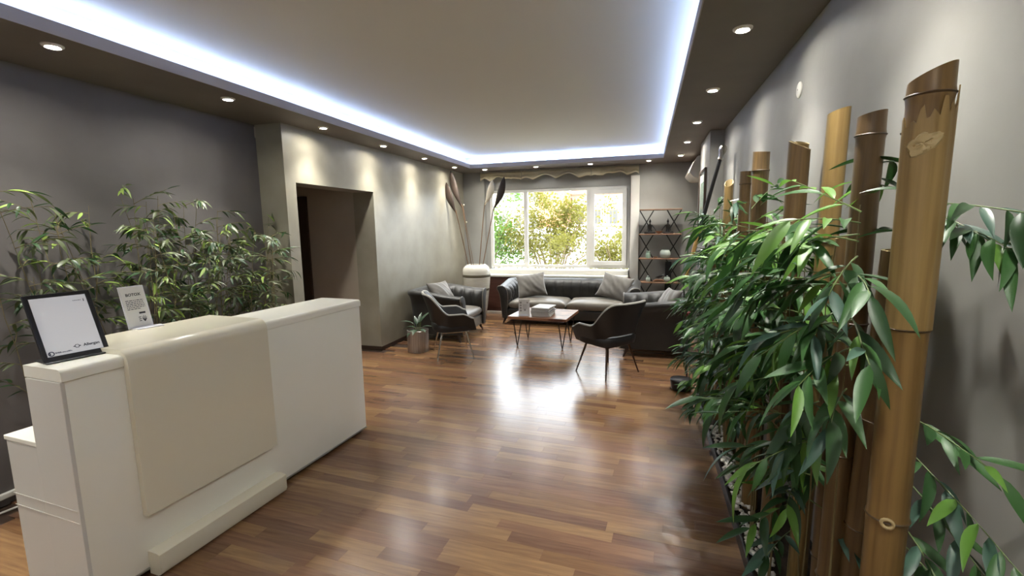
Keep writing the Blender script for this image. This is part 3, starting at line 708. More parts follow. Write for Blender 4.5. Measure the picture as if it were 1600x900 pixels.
def figurine(label, x, z, mirror):
    f = thing('figurine', label, 'figurine', (x, SYc-.04, z), 0, 'black seated figurines on the shelf'); s = mirror
    rows = [(.045,0,-.0),(.05,.015,0),(.03,.04,.0),(.026,.08,0),(.033,.12,0),(.03,.145,0),(.012,.16,0),(.010,.175,0)]
    MB().lathe([(r_, z_) for r_, z_, _ in rows], 14).build('body', 'figurine_black', f, True)
    MB().ball((0,0,.20), .019, .02, .026).ball((0,.004,.232), .009).build('head', 'figurine_black', f, True)
    MB().tube([(-.045,-.0,.02),(-.075,-.03,.018),(0,-.05,.016),(.075,-.03,.018),(.045,0,.02)], [.014,.02,.016,.02,.014], 8).build('legs', 'figurine_black', f, True)
    for q_ in (-1, 1): MB().tube([(q_*.03,0,.14),(q_*.05+s*.02,-.01,.09),(q_*.045+s*.05*(q_ == s),-.03,.05)], [.010,.008,.007], 8).build('arm', 'figurine_black', f, True)
figurine('black seated figurine at the left of the upper shelf', SX0+.17, lv[3]+.0065, 1)
figurine('black seated figurine leaning beside the wooden bowl', SX0+.45, lv[3]+.0065, -1)
bw = thing('bowl', 'small brown wooden bowl between the black figurines', 'bowl', (SX0+.315, SYc-.06, lv[3]+.0065))
MB().lathe([(.02,0),(.022,.006),(.045,.02),(.058,.04),(.054,.04),(.04,.022),(.001,.012)], 24, caps=False).build('body', 'bowl_wood', bw, True)
MB().lathe([(.058,.040),(.060,.043),(.054,.043),(.054,.040)], 24, caps=False).build('rim', 'shelf_wood', bw, True)
j = thing('glass_jar', 'small greenish glass jar at the left of the middle shelf', 'jar', (SX0+.15, SYc-.05, lv[2]+.0065))
MB().lathe([(.034,0),(.038,.01),(.038,.07),(.028,.085),(.028,.095),(.034,.115),(.030,.115)], 20, caps=False).build('body', 'jar_green', j, True); MB().lathe([(.001,.118),(.030,.116),(.034,.11)], 20, caps=False).build('lid', 'jar_glass', j, True)
j = thing('glass_bowl', 'round pale glass bowl on the middle shelf', 'bowl', (SX0+.42, SYc-.03, lv[2]+.0065))
MB().lathe([(.05,0),(.075,.02),(.088,.06),(.078,.11),(.06,.13),(.056,.13),(.07,.10),(.08,.06),(.05,.012)], 28, caps=False).build('body', 'jar_glass', j, True); MB().lathe([(.056,.128),(.064,.134),(.056,.138)], 28, caps=False).build('rim', 'jar_glass', j, True)
for k, x in enumerate((.255, .285)):
    j = thing('tea_light', ['small pale candle cup on the middle shelf, left one','small pale candle cup on the middle shelf, right one'][k], 'candle', (SX0+x, SYc-.08, lv[2]+.0065), 0, 'candle cups on the shelf')
    MB().lathe([(.013,0),(.015,.028),(.012,.028),(.011,.02),(.001,.02)], 14, caps=False).build('cup', 'shelf_wood', j, True); MB().tube([(0,0,.02),(0,0,.03)], .0015, 6).build('wick', 'black_metal', j)
j = thing('glass_jar', 'small clear glass jar at the left of the lower shelf', 'jar', (SX0+.16, SYc-.05, lv[1]+.0065))
MB().lathe([(.03,0),(.036,.01),(.036,.055),(.026,.07),(.028,.08),(.024,.08)], 20, caps=False).build('body', 'jar_glass', j, True); MB().ball((0,0,.09), .014).build('stopper', 'jar_glass', j, True)
j = thing('glass_jar', 'round clear glass pot right of the bird figure', 'jar', (SX0+.46, SYc-.05, lv[1]+.0065))
MB().lathe([(.03,0),(.05,.02),(.055,.045),(.045,.075),(.03,.085),(.026,.083)], 20, caps=False).build('body', 'jar_glass', j, True); MB().ball((0,0,.095), .013).build('lid_knob', 'jar_glass', j, True)
bd = thing('bird_figure', 'dark bird figure perched on a driftwood piece', 'figurine', (SX0+.33, SYc-.06, lv[1]+.0065))
MB().tube([(-.09,0,.012),(-.03,0,.03),(.04,.0,.028),(.10,0,.012)], [.010,.022,.020,.006], 10).build('driftwood', 'bowl_wood', bd, True)
MB().tube([(-.06,0,.075),(-.02,0,.078),(.03,0,.095),(.06,0,.118),(.085,0,.125)], [.003,.016,.024,.014,.003], 10).build('body', 'figurine_black', bd, True)
MB().tube([(.0,0,.05),(.0,0,.08)], .003, 6).build('foot', 'figurine_black', bd)
spk = thing('tower_speaker', 'tall slim black speaker behind the shelf unit', 'speaker', (.37, 8.17, 0))
MB().rbox(-.05, .05, -.035, .035, .02, .98, .006).build('cabinet', 'black_plastic', spk); MB().rbox(-.07, .07, -.04, .04, 0, .02, .004).build('base', 'black_plastic', spk); MB().rbox(-.04, .04, -.039, -.034, .1, .95, .002).build('grille', 'black_metal', spk)

# ------------------------------------------------------------------ air conditioner, picture, cap
ac = thing('air_conditioner', 'cream split air conditioner high on the right wall', 'air conditioner', (XR, 7.60, 2.26))
prof = [(0,.31),(-.10,.31),(-.125,.30),(-.14,.28),(-.18,.20),(-.215,.11),(-.220,.085),(-.205,.06),(-.16,.015),(-.12,0),(0,0)]
MB().prism(prof, -.42, .42).build('body', 'ac_white', ac, 40)
b = MB().prism([(-.2215,.10),(-.2205,.104),(-.19,.104),(-.19,.10)], -.42, .42); b.prism([(-.198,.06),(-.150,.015),(-.147,.019),(-.194,.064)], -.40, .40); b.build('vent_line', 'ac_grey', ac)
MB().prism([(-.165,.032),(-.125,.008),(-.122,.013),(-.162,.037)], -.38, .38).build('louvre', 'ac_white', ac)
MB().tube([(-.04,-.40,0),(-.05,-.40,-.03),(-.08,-.38,-.035),(-.06,-.34,-.02),(-.02,-.30,-.03)], .010, 8).build('pipe', 'black_plastic', ac, True)
pf = thing('picture_frame', 'dark framed picture hanging on the right pier', 'picture', (XP, 6.10, 1.50))
b = MB(); b.rbox(-.025,0,-.29,.29,0,.03,.003).rbox(-.025,0,-.29,.29,.72,.75,.003).rbox(-.0255,0,-.29,-.26,.01,.74,.003).rbox(-.0255,0,.26,.29,.01,.74,.003); b.build('frame', 'dark_base', pf)
MB().box(-.012,-.002,-.27,.27,.02,.73).build('mount', 'picture_paper', pf); MB().box(-.0135,-.012,-.17,.17,.15,.60).build('print', 'jar_green', pf)
cp = thing('wall_cap', 'small round white blanking cap high on the right wall', 'cover', (XR, 3.0, 2.33))
me = MB().lathe([(.001,.010),(.035,.009),(.042,.005),(.043,0)], 28, caps=False).mesh('cap', 'trim_white', True); inst('cap', me, cp, (0,0,0), (0,-PI/2,0))
me = MB().lathe([(.004,.012),(.005,.010)], 10).mesh('screw', 'ac_grey', True); inst('screw', me, cp, (0,0,0), (0,-PI/2,0))
# leaning staff with glass knob
A, B_ = Vector((.675, 4.98, 2.22)), Vector((.385, 5.02, .98)); d_ = (A-B_); foot = Vector((.44, 4.93, 0))
stf = thing('decor_staff', 'dark staff with clear glass knob leaning out of the foliage', 'staff', foot); A, B_ = A-foot, B_-foot
def lerp(t): return B_+(A-B_)*t
MB().tube([lerp(.46), lerp(1)], [.020,.018], 12).build('dark_shaft', 'black_metal', stf, True)
MB().tube([lerp(.06), lerp(.46)], [.016,.022], 12).build('pale_shaft', 'wood_pale', stf, True)
MB().tube([lerp(0), lerp(.06)], [.014,.017], 12).build('ferrule', 'black_plastic', stf, True)
MB().tube([(0,0,0), B_*.5+Vector((0,0,.0)), B_], .008, 8).build('support_rod', 'black_metal', stf, True)
ax = (A-B_).normalized(); ql = ax.to_track_quat('Z', 'Y')
me = MB().lathe([(.018,0),(.026,.006),(.020,.02),(.022,.05),(.034,.08),(.038,.105),(.030,.13),(.012,.142),(.001,.143)], 12, caps=False).mesh('glass_knob', 'chrome', 25); inst('glass_knob', me, stf, lerp(1), ql)
# small black bin next to the planter
bn = thing('round_bin', 'low black rounded bin on the floor beside the planter', 'bin', (.36, 4.60, 0))
MB().lathe([(.085,0),(.095,.01),(.105,.09),(.10,.10)], 28).build('body', 'black_plastic', bn, 40); MB().lathe([(.001,.115),(.06,.112),(.10,.104),(.105,.098)], 28, caps=False).build('lid', 'black_plastic', bn, True)
# cable behind the desk
tag(MB().tube([(-3.60,1.0,.012),(-3.57,1.4,.008),(-3.52,1.7,.006),(-3.50,2.0,.006),(-3.56,2.4,.006)], .006, 6).build('power_cable', 'cable_white', None, True), 'white cable lying on the floor behind the desk', 'cable')

# ------------------------------------------------------------------ planter trough with pebbles
PX0, PX1, PY0, PY1 = .475, XR-.002, .55, 4.45
pl = thing('planter_trough', 'long low black planter trough along the right wall', 'planter', ((PX0+PX1)/2, 2.5, 0)); ox, oy = (PX0+PX1)/2, 2.5
MB().rbox(PX0-ox, PX0+.012-ox, PY0-oy, PY1-oy, 0, .075, .003).build('front_board', 'black_plastic', pl)
MB().rbox(PX1-.012-ox, PX1-ox, PY0-oy, PY1-oy, 0, .075, .003).build('rear_board', 'black_plastic', pl)
for yy in (PY0, PY1-.012): MB().box(PX0+.012-ox, PX1-.012-ox, yy-oy, yy+.012-oy, 0, .075).build('end_board', 'black_plastic', pl)
MB().box(PX0+.012-ox, PX1-.012-ox, PY0+.012-oy, PY1-.012-oy, 0.001, .045).build('soil', 'soil', pl)
def peb(seed):
    rr = random.Random(seed); bm = bmesh.new(); bmesh.ops.create_icosphere(bm, subdivisions=1, radius=1)
    sc = (rr.uniform(.9,1.3), rr.uniform(.7,1), rr.uniform(.5,.75))
    for v_ in bm.verts: v_.co = Vector([v_.co[i]*sc[i]*rr.uniform(.85,1.1) for i in range(3)])
    b = MB().add([v_.co[:] for v_ in bm.verts], [[q_.index for q_ in f.verts] for f in bm.faces]); bm.free(); return b.mesh('pebble', 'pebble_white', 'all')
pm = [peb(k) for k in range(5)]; rr = random.Random(21)
npeb = 0
for ring in range(300):
    y = 1.75+1.9*(ring/300)+rr.uniform(-.01,.01); x = PX0+.028+abs(rr.gauss(0,.05))
    x = min(x, PX1-.05); r_ = rr.uniform(.011,.019)
    o = inst('pebble', pm[rr.randrange(5)], None, (x, y, .047+r_*.5+rr.uniform(0,.012)), (rr.uniform(-.4,.4), rr.uniform(-.4,.4), rr.uniform(0,6)), r_)
    tag(o, 'white pebble lying in the black planter trough', 'pebble', 'white pebbles in the planter trough')

# ------------------------------------------------------------------ bamboo poles
def pole(label, base, top, r_, mname, slant=0.0, slant_az=0.0, nodes=(.35,.72,1.08,1.45,1.8), half=False):
    B0, T0 = Vector(base), Vector(top); ax = T0-B0; L = ax.length; ax.normalize()
    root = thing('bamboo_pole', label, 'bamboo pole', B0, 0, 'cut bamboo poles standing in the trough'); root.rotation_mode = 'QUATERNION'; root.rotation_quaternion = Vector((0,0,1)).rotation_difference(ax)
    n = 28; nodes = [z for z in nodes if z < L-.03]
    zs = {0.0, L}
    for z in nodes: zs |= {z-.05, z-.012, z, z+.012, z+.05}
    zs = sorted(z for z in zs if 0 <= z <= L)
    def rad(z):
        k = r_*(1-.03*z/L)
        for q_ in nodes: k += .0035*math.exp(-((z-q_)/.012)**2)-.0012*math.exp(-((z-q_)/.04)**2)
        return k
    a0, a1 = (0, 2*PI) if not half else (math.radians(half[0]), math.radians(half[1]))
    def ring(z, rr_, last=False):
        out = []
        for j in range(n if not half else n+1):
            a = a0+(a1-a0)*j/n; zz_ = z+(slant*math.cos(a-slant_az)*r_ if last else 0); out.append((rr_*math.cos(a), rr_*math.sin(a), zz_))
        return out
    rows = [ring(z, rad(z), z == zs[-1]) for z in zs]
    cut = [ring(L, rad(L), True), ring(L, rad(L)-.008, True)]
    inner = [ring(L, rad(L)-.008, True), ring(L-.25, rad(L)-.008)]
    b = MB().grid(rows, not half)
    if half: b.grid([ring(0, r_-.008), ring(L, r_-.008, True)])
    body = b.build('culm', mname, root, 60)
    MB().grid(cut, not half).grid(inner, not half).build('cut_rim', 'bamboo_cut', root, 40)
    for z in nodes:
        rn = rad(z)
        MB().grid([ring(z-.004, rn-.001), ring(z, rn+.0022), ring(z+.003, rn-.001)], not half).build('node_ring', 'bamboo_node', root, True)
    return root
P1 = pole('thick golden bamboo pole nearest the camera with frayed bark', (.60,1.295,.046), (.605,1.295,1.925), .0435, 'bamboo_a', .42, -.44, (.40,.815,1.30,1.755,1.832))
# torn outer shell near its top, frayed patch and a bud scar
rows = []; n_ = 26
for i in range(12):
    row_ = []
    for k in range(n_+1):
        a = math.radians(-178+176*k/n_); u_ = k/n_
        ztop = 1.760+.060*u_+.012*math.sin(k*1.9)+.008*math.sin(k*4.3)+(.02 if k % 7 < 2 else 0)
        z = 1.302+(ztop-1.302)*i/11; rr_ = .0468+.0010*math.sin(k*1.3)+.0016*(i/11)
        row_.append((rr_*math.cos(a), rr_*math.sin(a), z))
    rows.append(row_)
MB().grid(rows).grid([[(p_[0]*.95, p_[1]*.95, p_[2]) for p_ in rows[-1]], rows[-1]]).build('torn_bark', 'bamboo_c', P1, True)
rows = []; rq = random.Random(9)
for i in range(6):
    r0 = 1-i/5; row_ = []
    for k in range(20):
        t_ = 2*PI*k/20; w_r = r0*(1+.10*math.sin(3*t_+1)+.08*math.sin(5*t_))
        a = math.radians(-118)+.72*w_r*math.cos(t_); rr_ = .0470+(.0055*rq.uniform(.3,1) if 0 < i < 5 else (.003 if i == 5 else -.0005))
        row_.append((rr_*math.cos(a), rr_*math.sin(a), 1.722+.026*w_r*math.sin(t_)+.012*w_r*math.cos(t_)))
    rows.append(row_)
MB().grid(rows, True).build('frayed_patch', 'bamboo_cut', P1, 25)
ring_ = []
for k in range(13):
    a = 2*PI*k/12; az = math.radians(-112)+.26*math.cos(a); ring_.append((.0462*math.cos(az), .0462*math.sin(az), .815+.011*math.sin(a)))
MB().tube(ring_, .0042, 8).build('bud_scar', 'bamboo_cut', P1, True)
pole('bamboo pole tucked close behind the thick golden one', (.655,1.60,.046), (.665,1.50,1.52), .040, 'bamboo_b', 0, 0, (.25,.62,.98,1.3))
pole('brown bamboo pole with ringed flat top, second from the camera', (.60,1.60,.046), (.615,1.60,1.905), .036, 'bamboo_b', .2, -.4, (.40,.83,1.25,1.80))
pole('pale split bamboo pole with slanted top', (.655,2.06,.046), (.665,2.00,2.00), .037, 'bamboo_c', .3, -.5, (.50,1.0,1.48), half=(100, 330))
pole('brown bamboo pole with scooped top under the pale split one', (.61,2.33,.046), (.615,2.26,1.925), .043, 'bamboo_b', .5, 2.6, (.33,.75,1.22))
pole('short rounded pole top peeking behind the scooped pole', (.715,2.66,.046), (.715,2.60,1.985), .034, 'bamboo_c', .3, 2, (.45,.95,1.45))
pole('bamboo pole with dark ring close to its flat top', (.61,2.96,.046), (.615,2.95,2.0), .045, 'bamboo_b', .12, 2, (.42,.85,1.25,1.85))
pole('thin grooved pole half hidden behind the leaves', (.64,3.52,.046), (.64,3.50,1.95), .036, 'bamboo_b', 0, 0, (.5,1.0,1.5,1.82), half=(130, 400))
pole('pale bamboo pole with open bright cut end', (.63,4.10,.046), (.63,4.10,1.925), .035, 'bamboo_c', .9, 1.15, (.5,1.0,1.5))
for k, (x, y, zt, r_, mt_, lb) in enumerate([(.67,1.84,1.55,.038,'bamboo_b','dark bamboo pole in the gap behind the second pole'),(.58,2.62,1.42,.040,'bamboo_a','shorter bamboo pole below the rounded pole top'),(.70,3.05,1.6,.034,'bamboo_b','rear bamboo pole behind the ringed flat-topped one'),(.58,3.25,1.5,.038,'bamboo_a','shorter bamboo pole right of the grooved one'),(.58,3.82,1.45,.036,'bamboo_a','shorter bamboo pole right of the open-ended one'),(.70,4.30,1.7,.033,'bamboo_b','farthest bamboo pole at the end of the trough'),(.57,4.33,1.3,.033,'bamboo_a','short bamboo pole at the far trough corner')]):
    pole(lb, (x, y, .046), (x+.004, y+.02, zt), r_, mt_, .2, k, (.3+.05*k, .75, 1.15, 1.5))

# ------------------------------------------------------------------ artificial foliage
def leaf_mesh(mname, droop, fold, wid):
    return blade(1.0, wid, fold, droop, 7).mesh('leaf', mname, 'all', fixn=False)
LM = {k: [leaf_mesh(k, d_, f_, w_) for d_, f_, w_ in ((.10,.35,.21),(.28,.45,.19),(.45,.30,.23))] for k in ('leaf_dark','leaf_mid','leaf_light','leaf_blue','leaf_olive','leaf_lime')}
def add_leaf(parent, P, d_, L, key, rr):
    d_ = d_.normalized(); bx = parent.parent.location.x
    if bx+P.x+d_.x*L*1.05 > XR-.012: d_.x = -abs(d_.x)
    if bx+P.x+d_.x*L*1.05 < XG+.012: d_.x = abs(d_.x)
    by = parent.parent.location.y+P.y+d_.y*L*1.05
    if by > YP-.02 and bx+P.x+min(d_.x, 0)*L < XL+.02: d_.y = -abs(d_.y)
    upv = Vector((rr.uniform(-.5,.5), rr.uniform(-.5,.5), 1)); x = d_.cross(upv)
    if x.length < 1e-3: x = d_.orthogonal()
    x.normalize(); z = x.cross(d_); q_ = Matrix((x, d_, z)).transposed().to_quaternion()
    inst('leaf', LM[key][rr.randrange(3)], parent, P, q_, L)
def branch(root, P0, d_, L, nl, ls, rr, keys, stemmat, droop=.5, rad_=.0022):
    pts = []; P = Vector(P0); dr = d_.normalized()
    for i in range(7):
        pts.append(P.copy()); dr = (dr+Vector((rr.uniform(-.08,.08), rr.uniform(-.08,.08), -droop*.12))).normalized(); P = P+dr*(L/6); P.x = min(max(P.x, XG+.03-root.location.x), XR-.03-root.location.x); P.y = min(P.y, YP-.05-root.location.y) if root.location.x < -3 else P.y
    br = MB().tube(pts, [rad_*(1-.08*i) for i in range(7)], 5).build('branch', stemmat, root, True)
    for i in range(nl):
        t = .22+.78*i/max(1, nl-1); k = min(5, int(t*6)); f = t*6-k; p = pts[k].lerp(pts[min(6, k+1)], min(1, f)); tg = (pts[min(6, k+1)]-pts[k]).normalized() if k < 6 else dr
        side = tg.cross(Vector((0,0,1))).normalized()*(1 if i % 2 else -1)
        ld = tg*rr.uniform(.5,1.0)+side*rr.uniform(.35,.9)*(1-.6*t)+Vector((0,0,rr.uniform(-.75,.25)))
        add_leaf(br, p, ld, ls*rr.uniform(.7,1.15), rr.choice(keys), rr)
    return br
def stalk(root, pts, r_, mname): return MB().tube(pts, [r_*(1-.6*i/(len(pts)-1)) for i in range(len(pts))], 6).build('stem', mname, root, True)
GR = 'artificial bamboo plants in the trough'
KD = ['leaf_dark','leaf_dark','leaf_dark','leaf_mid','leaf_mid','leaf_mid','leaf_light','leaf_blue']; KM = ['leaf_dark','leaf_mid','leaf_mid','leaf_light']
def plant(label, base, h, nb, bl_, nl, ls, seed, keys, bias=(-.6,-.2,.1), spread=1.0, zmin=.15, group=GR, stemmat='leaf_stem', name='bamboo_plant', droop=.6, nstem=2, pot=False, jit=.05):
    rr = random.Random(seed); root = thing(name, label, 'plant', base, 0, group)
    if pot:
        MB().lathe([(.08,0),(.10,.24),(.105,.25),(.098,.25),(.095,.2)], 20, caps=False).build('pot', 'black_plastic', root, True); MB().lathe([(.001,.21),(.096,.21)], 16, caps=False).build('soil', 'soil', root)
    for s in range(nstem):
        lx, ly = rr.uniform(-jit, jit), rr.uniform(-jit*1.6, jit*1.6); hh = h*rr.uniform(.88, 1)
        pts = [Vector((lx*.3*i/2+rr.uniform(-.008,.008), ly*i/3+rr.uniform(-.01,.01), hh*i/7)) for i in range(8)]
        stalk(root, pts, .0035, 'leaf_stem_brown')
        for k in range(nb//nstem):
            t = zmin+(1-zmin)*((k+rr.random())/(nb//nstem)); i = min(6, int(t*7)); p = pts[i].lerp(pts[i+1], t*7-i)
            a = rr.uniform(0, 2*PI); d_ = Vector((math.cos(a)*spread, math.sin(a)*spread, rr.uniform(-.1,.5)))+Vector(bias)
            branch(root, p, d_, bl_*rr.uniform(.6,1.15), nl, ls, rr, keys, stemmat, droop)
    return root
# trough plants, from the far end to the camera
plant('dense leafy bamboo plant at the far end of the trough', (.56,4.22,.046), 1.72, 32, .26, 9, .13, 1, KD, (-.55,.1,.15), .8, nstem=3)
plant('bushy bamboo plant in front of the open-ended pole', (.54,3.85,.046), 1.70, 32, .27, 9, .13, 2, KD, (-.55,-.1,.2), .8, nstem=3)
plant('leafy bamboo plant between the open-ended and grooved poles', (.55,3.50,.046), 1.74, 32, .27, 9, .13, 3, KD, (-.5,-.1,.2), .8, nstem=3)
plant('bamboo plant spilling over in front of the grooved pole', (.53,3.15,.046), 1.70, 32, .27, 9, .13, 8, KD, (-.45,-.2,.2), .8, nstem=3)
plant('low bamboo plant overhanging the pebbles', (.56,2.80,.046), 1.10, 24, .25, 9, .12, 4, KD, (-.15,-.1,.2), .7, .4)
plant('bamboo plant in front of the flat-topped ringed pole', (.53,2.68,.046), 1.72, 30, .29, 9, .14, 5, KM, (-.32,-.35,.15), .8, .52, nstem=3)
plant('bamboo plant with arching sprays below the scooped pole', (.53,2.32,.046), 1.70, 30, .28, 9, .14, 16, KM, (-.25,-.4,.15), .8, .50, nstem=3)
plant('bamboo plant with arching sprays beside the split pole', (.53,1.98,.046), 1.62, 24, .28, 9, .14, 6, KM, (-.25,-.35,.05), .8, .45, nstem=3)
plant('large-leaved bamboo plant between the two nearest poles', (.565,1.74,.046), 1.56, 16, .26, 9, .145, 7, KD, (-.35,-.2,.0), .7, .38)
# hero sprays around the nearest pole
rr = random.Random(42)
hp = thing('bamboo_plant', 'bamboo plant with long pale twigs before the nearest pole', 'plant', (.56,1.475,.046), 0, GR)
stalk(hp, [Vector((0,0,0)), Vector((.0,.01,.6)), Vector((-.01,.0,1.2)), Vector((.0,.01,1.60))], .004, 'leaf_stem_brown')
for (p, d_, L, nl, keys, dr) in [((0,0,1.58),(-.3,.55,.3),.24,6,['leaf_light','leaf_mid'],.2), ((0,0,1.52),(-.40,.25,-.05),.34,10,KM,.4), ((0,0,1.46),(-.35,-.45,-.1),.24,8,KD,.6),
        ((0,0,1.42),(-.45,.3,-.1),.34,10,KM,.5), ((0,0,1.32),(-.5,-.1,-.15),.28,9,KD,.4), ((0,0,1.28),(-.5,.2,-.1),.32,10,KD,.5), ((0,0,1.20),(-.45,-.5,.0),.26,9,KM,.6),
        ((0,0,1.15),(-.5,.1,-.1),.30,9,KD,.5), ((0,0,1.08),(-.35,-.55,.05),.24,8,KD,.5), ((0,0,.95),(-.45,-.1,-.1),.28,9,KD,.4), ((0,0,1.38),(-.5,.45,0),.30,10,KD,.5), ((0,0,1.22),(-.5,.4,-.1),.30,10,KM,.5), ((-.03,-.05,1.31),(-.12,-1,-.05),.30,8,KD,.4), ((-.03,-.05,1.42),(-.2,-.8,.05),.24,7,KD,.4), ((0,0,1.50),(-.5,.1,.15),.28,9,KM,.4), ((0,0,1.55),(-.4,-.3,.1),.26,8,['leaf_dark','leaf_mid','leaf_light'],.4)]:
    branch(hp, p, Vector(d_), L, nl, .15, rr, keys, 'leaf_stem', dr, .0024)
hp = thing('bamboo_plant', 'dark leafy spray against the wall behind the nearest pole', 'plant', (.70,1.475,.046), 0, GR)
stalk(hp, [Vector((0,0,0)), Vector((.01,.0,.6)), Vector((.0,.0,1.2)), Vector((.0,.0,1.70))], .004, 'leaf_stem_brown')
for (p, d_, L, nl, keys, dr) in [((0,0,1.60),(.08,-1,-.02),.44,12,KD,.3), ((0,0,1.58),(.05,-.8,-.12),.34,11,KD+['leaf_light'],.4), ((0,0,1.56),(.06,-.9,-.05),.30,10,KD,.4), ((0,0,1.68),(-.2,.5,.25),.22,8,['leaf_dark'],.3), ((0,0,1.62),(-.3,.4,.2),.20,7,['leaf_dark','leaf_light'],.3), ((0,0,1.52),(-.3,.5,.1),.20,7,['leaf_dark'],.3),
        ((0,0,1.02),(.05,-.9,.15),.36,9,KD,.3), ((0,0,.94),(.04,-1,-.05),.46,12,KD+['leaf_blue'],.4), ((0,0,.86),(.03,-1,-.08),.44,12,KD+['leaf_blue'],.4), ((0,0,.72),(0,-1,.0),.42,10,KD,.4), ((0,0,.66),(0.05,-1,.1),.46,10,KD,.4)]:
    branch(hp, p, Vector(d_), L, nl, .125, rr, keys, 'leaf_stem', dr, .0022)
hp = thing('bamboo_plant', 'low bamboo spray with greyish leaves at the picture bottom', 'plant', (.55,1.84,.046), 0, GR)
stalk(hp, [Vector((0,0,0)), Vector((.0,-.02,.3)), Vector((-.01,-.05,.62))], .004, 'leaf_stem_brown')
for (p, d_, L, nl, keys, dr) in [((0,-.05,.60),(-.3,-.6,.3),.26,8,KD+['leaf_blue'],.6), ((0,-.03,.52),(-.4,-.4,.1),.26,8,KD,.5), ((0,-.02,.40),(-.3,-.5,.1),.24,8,['leaf_blue','leaf_dark'],.4), ((0,-.05,.55),(-.4,.4,.2),.24,8,KM,.5)]:
    branch(hp, p, Vector(d_), L, nl, .135, rr, keys, 'leaf_stem', dr, .0022)
# red bloom and round leaf near the armchair
fw_ = thing('flower_stem', 'dull red flower with a round green leaf by the armchair', 'flower', (.44,4.62,.0))
MB().tube([(0,0,0),(-.01,.0,.4),(-.05,0,.74)], .005, 6).build('stem', 'leaf_stem', fw_, True); b = MB()
for k in range(9): a = k*2.4; b.ball((-.05+.022*math.cos(a)*(k/9)**.5, .022*math.sin(a), .745+.012*math.sin(k)), .016, .016, .014, 8, 5)
b.build('bloom', 'berry_red', fw_, True)
o = blade(.10, .09, .2, .2).build('leaf', 'leaf_light', fw_, 'all'); o.location = (-.03,0,.58); o.rotation_euler = (0,0,math.radians(75))
# plants along the grey wall behind the desk
KO = ['leaf_olive','leaf_olive','leaf_dark','leaf_olive','leaf_olive','leaf_dark','leaf_lime']; GL = 'bamboo plants behind the desk'
for lb, x, y, h, nb, sd, zm in (('sparse bamboo plant at the left picture edge', -3.46, 1.76, 1.44, 20, 11, .5), ('tall bamboo plant behind the framed display', -3.44, 2.02, 1.90, 32, 15, .5), ('bamboo plant rising behind the notice stand', -3.46, 2.34, 1.90, 40, 12, .45), ('bushy bamboo plant behind the cream desk panel', -3.46, 2.64, 1.88, 42, 13, .42), ('bamboo plant behind the right half of the desk', -3.46, 2.94, 1.86, 42, 14, .42), ('bamboo plant next to the beige wall corner', -3.46, 3.30, 1.74, 42, 17, .40), ('front bamboo plant left of the notice stand', -3.22, 2.20, 1.66, 36, 18, .45), ('front bamboo plant right of the notice stand', -3.22, 2.56, 1.70, 42, 19, .42), ('front bamboo plant at the middle of the desk', -3.22, 2.90, 1.66, 42, 20, .42), ('front bamboo plant near the beige corner', -3.20, 3.22, 1.60, 42, 21, .40)):
    plant(lb, (x, y, 0), h, nb, .20, 7, .098, sd, KO, (.05, 0, .22), .9, zm, GL, 'leaf_stem_brown', nstem=4, pot=True, jit=.12)

# ------------------------------------------------------------------ outside
struct('ground_outside', MB().box(-40, 30, YWIN+.3, 60, -1.3, -1.2), 'ground_out', 'pale paved ground outside the window', 'ground')
def house(label, x0, x1, y, h, mname, rows_, top=None):
    hs = thing('apartment_building', label, 'building', ((x0+x1)/2, y, -1.2), 0, 'buildings across the street'); w2 = (x1-x0)/2
    MB().box(-w2, w2, 0, 5, 0, h).build('wall', mname, hs)
    for (zb, zt, nx, ww) in rows_:
        for i in range(nx):
            xc = -w2+(i+.5)*2*w2/nx; f = MB().box(xc-ww/2-.06, xc+ww/2+.06, -.05, 0, zb-.06, zt+.06).build('window', 'house_white', hs); MB().box(xc-ww/2, xc+ww/2, -.07, -.05, zb, zt).build('pane', 'house_window', f)
    for (zb, zt, nx, ww) in rows_: MB().box(-w2, w2, -.12, 0, zt+.35, zt+.5).build('ledge', 'house_white', hs)
    return hs
hb_ = house('cream apartment building with an orange upper storey, right in window', -4.2, 1.5, 27, 9, 'house_cream', [(2.9,3.7,6,.45),(5.2,6.4,4,.8)])
slab = MB().box(-2.7, 1.0, -.8, 0, 2.80, 2.90).build('balcony', 'house_white', hb_)
for i in range(14): MB().box(-2.65+i*.27, -2.61+i*.27, -.8, -.76, 2.90, 3.65).build('baluster', 'tree_bark', slab)
MB().box(-2.7, 1.0, -.8, -.75, 3.65, 3.70).build('rail', 'tree_bark', slab); MB().box(-2.85, 2.85, -.3, 0, 4.6, 6.8).build('upper_storey', 'house_orange', hb_)
house('orange rendered building block behind the tree', -5.6, -4.25, 24.5, 4.7, 'house_orange', [(1.2,2.2,2,.35)])
house('pale cream building at the left behind the tree', -11, -5.7, 30, 6.5, 'house_cream', [(2.6,3.6,5,.5),(4.6,5.6,5,.5)])
gw = thing('garden_wall', 'white coped grey garden wall across the yard', 'wall', (-5, 18, -1.2)); MB().box(-12, 9, 0, .3, 0, 2.5).build('wall', 'magazine_grey', gw); MB().box(-12, 9, -.1, .4, 2.5, 2.75).build('coping', 'house_white', gw)
pf_ = thing('picket_fence', 'white picket fence beyond the window trees', 'fence', (-4.5, 14.5, -1.2))
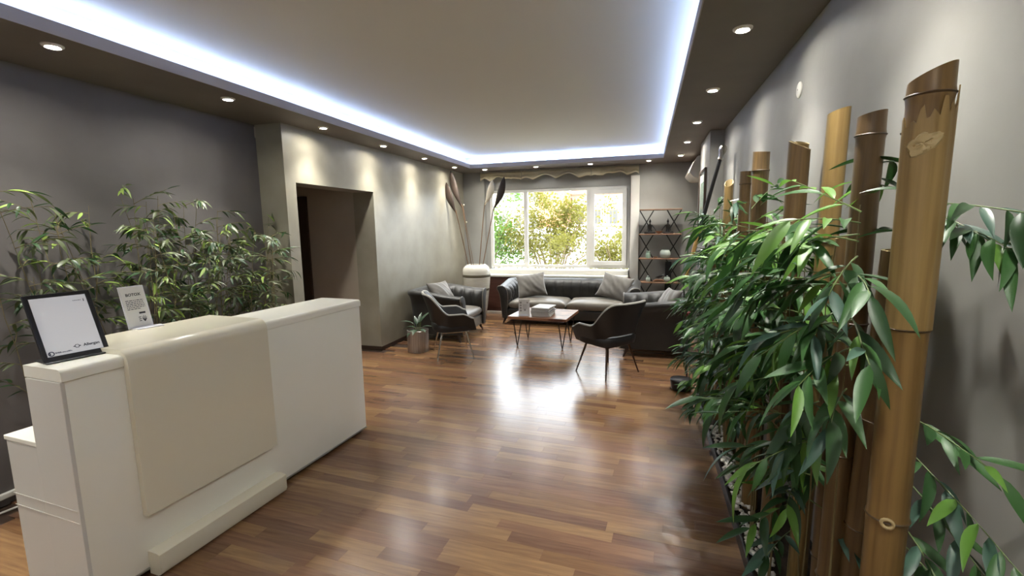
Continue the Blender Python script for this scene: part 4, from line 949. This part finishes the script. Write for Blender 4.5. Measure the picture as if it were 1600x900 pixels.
for i in range(60): MB().box(-4+i*.14, -3.92+i*.14, 0, .03, 0, 1.75).build('picket', 'house_white', pf_)
MB().box(-4.1, 4.6, .03, .07, .3, .42).build('rail', 'house_white', pf_); MB().box(-4.1, 4.6, .03, .07, 1.3, 1.42).build('rail', 'house_white', pf_)
def tree(label, x, y, h, rx, rz, n, mname, seed, zc):
    rr = random.Random(seed); t = thing('garden_tree', label, 'tree', (x, y, -1.2), 0, 'trees outside the window')
    MB().tube([(0,0,0),(.05,0,.7),(.0,.05,1.3)], [.09,.07,.05], 8).build('trunk', 'tree_bark', t, True)
    for k in range(11):
        a = rr.uniform(0, 2*PI); r_ = rx*rr.uniform(.6,1); z1 = zc+rz*rr.uniform(-.3,.9)
        MB().tube([(0,.05,1.0+rr.uniform(-.5,.3)), (r_*.4*math.cos(a), r_*.4*math.sin(a), (1.3+z1)/2), (r_*math.cos(a), r_*math.sin(a)*.7, z1)], [.03,.02,.008], 6).build('limb', 'tree_bark', t, True)
    b = MB(); clus = [(rr.gauss(0, rx*.48), rr.gauss(0, rx*.4), zc+rr.gauss(0, rz*.5)) for _ in range(46)]
    for k in range(n):
        c_ = rr.choice(clus); p = Vector(c_)+Vector((rr.gauss(0,.16), rr.gauss(0,.16), rr.gauss(0,.14))); d_ = Vector((rr.uniform(-1,1), rr.uniform(-1,1), rr.uniform(-1,.6))).normalized(); s_ = d_.cross(Vector((rr.random(), rr.random(), rr.random()))).normalized()
        L = rr.uniform(.06,.11); b.add([p, p+d_*L*.5+s_*L*.28, p+d_*L, p+d_*L*.5-s_*L*.28], [(0,1,2,3)])
    tag(b.build('foliage', mname, t, fixn=False), kind='stuff')
tree('green leafy tree filling the left window pane', -4.0, 11.2, 3.5, .95, 1.0, 5200, 'tree_leaf', 1, 2.5)
tree('yellow green tree filling the middle window pane', -2.3, 11.6, 3.6, 1.25, 1.0, 7000, 'tree_leaf_y', 2, 2.55)
tree('yellowish shrub tree in the right window pane', -.75, 11.8, 3.0, .75, .7, 3400, 'tree_leaf_y', 3, 1.95)
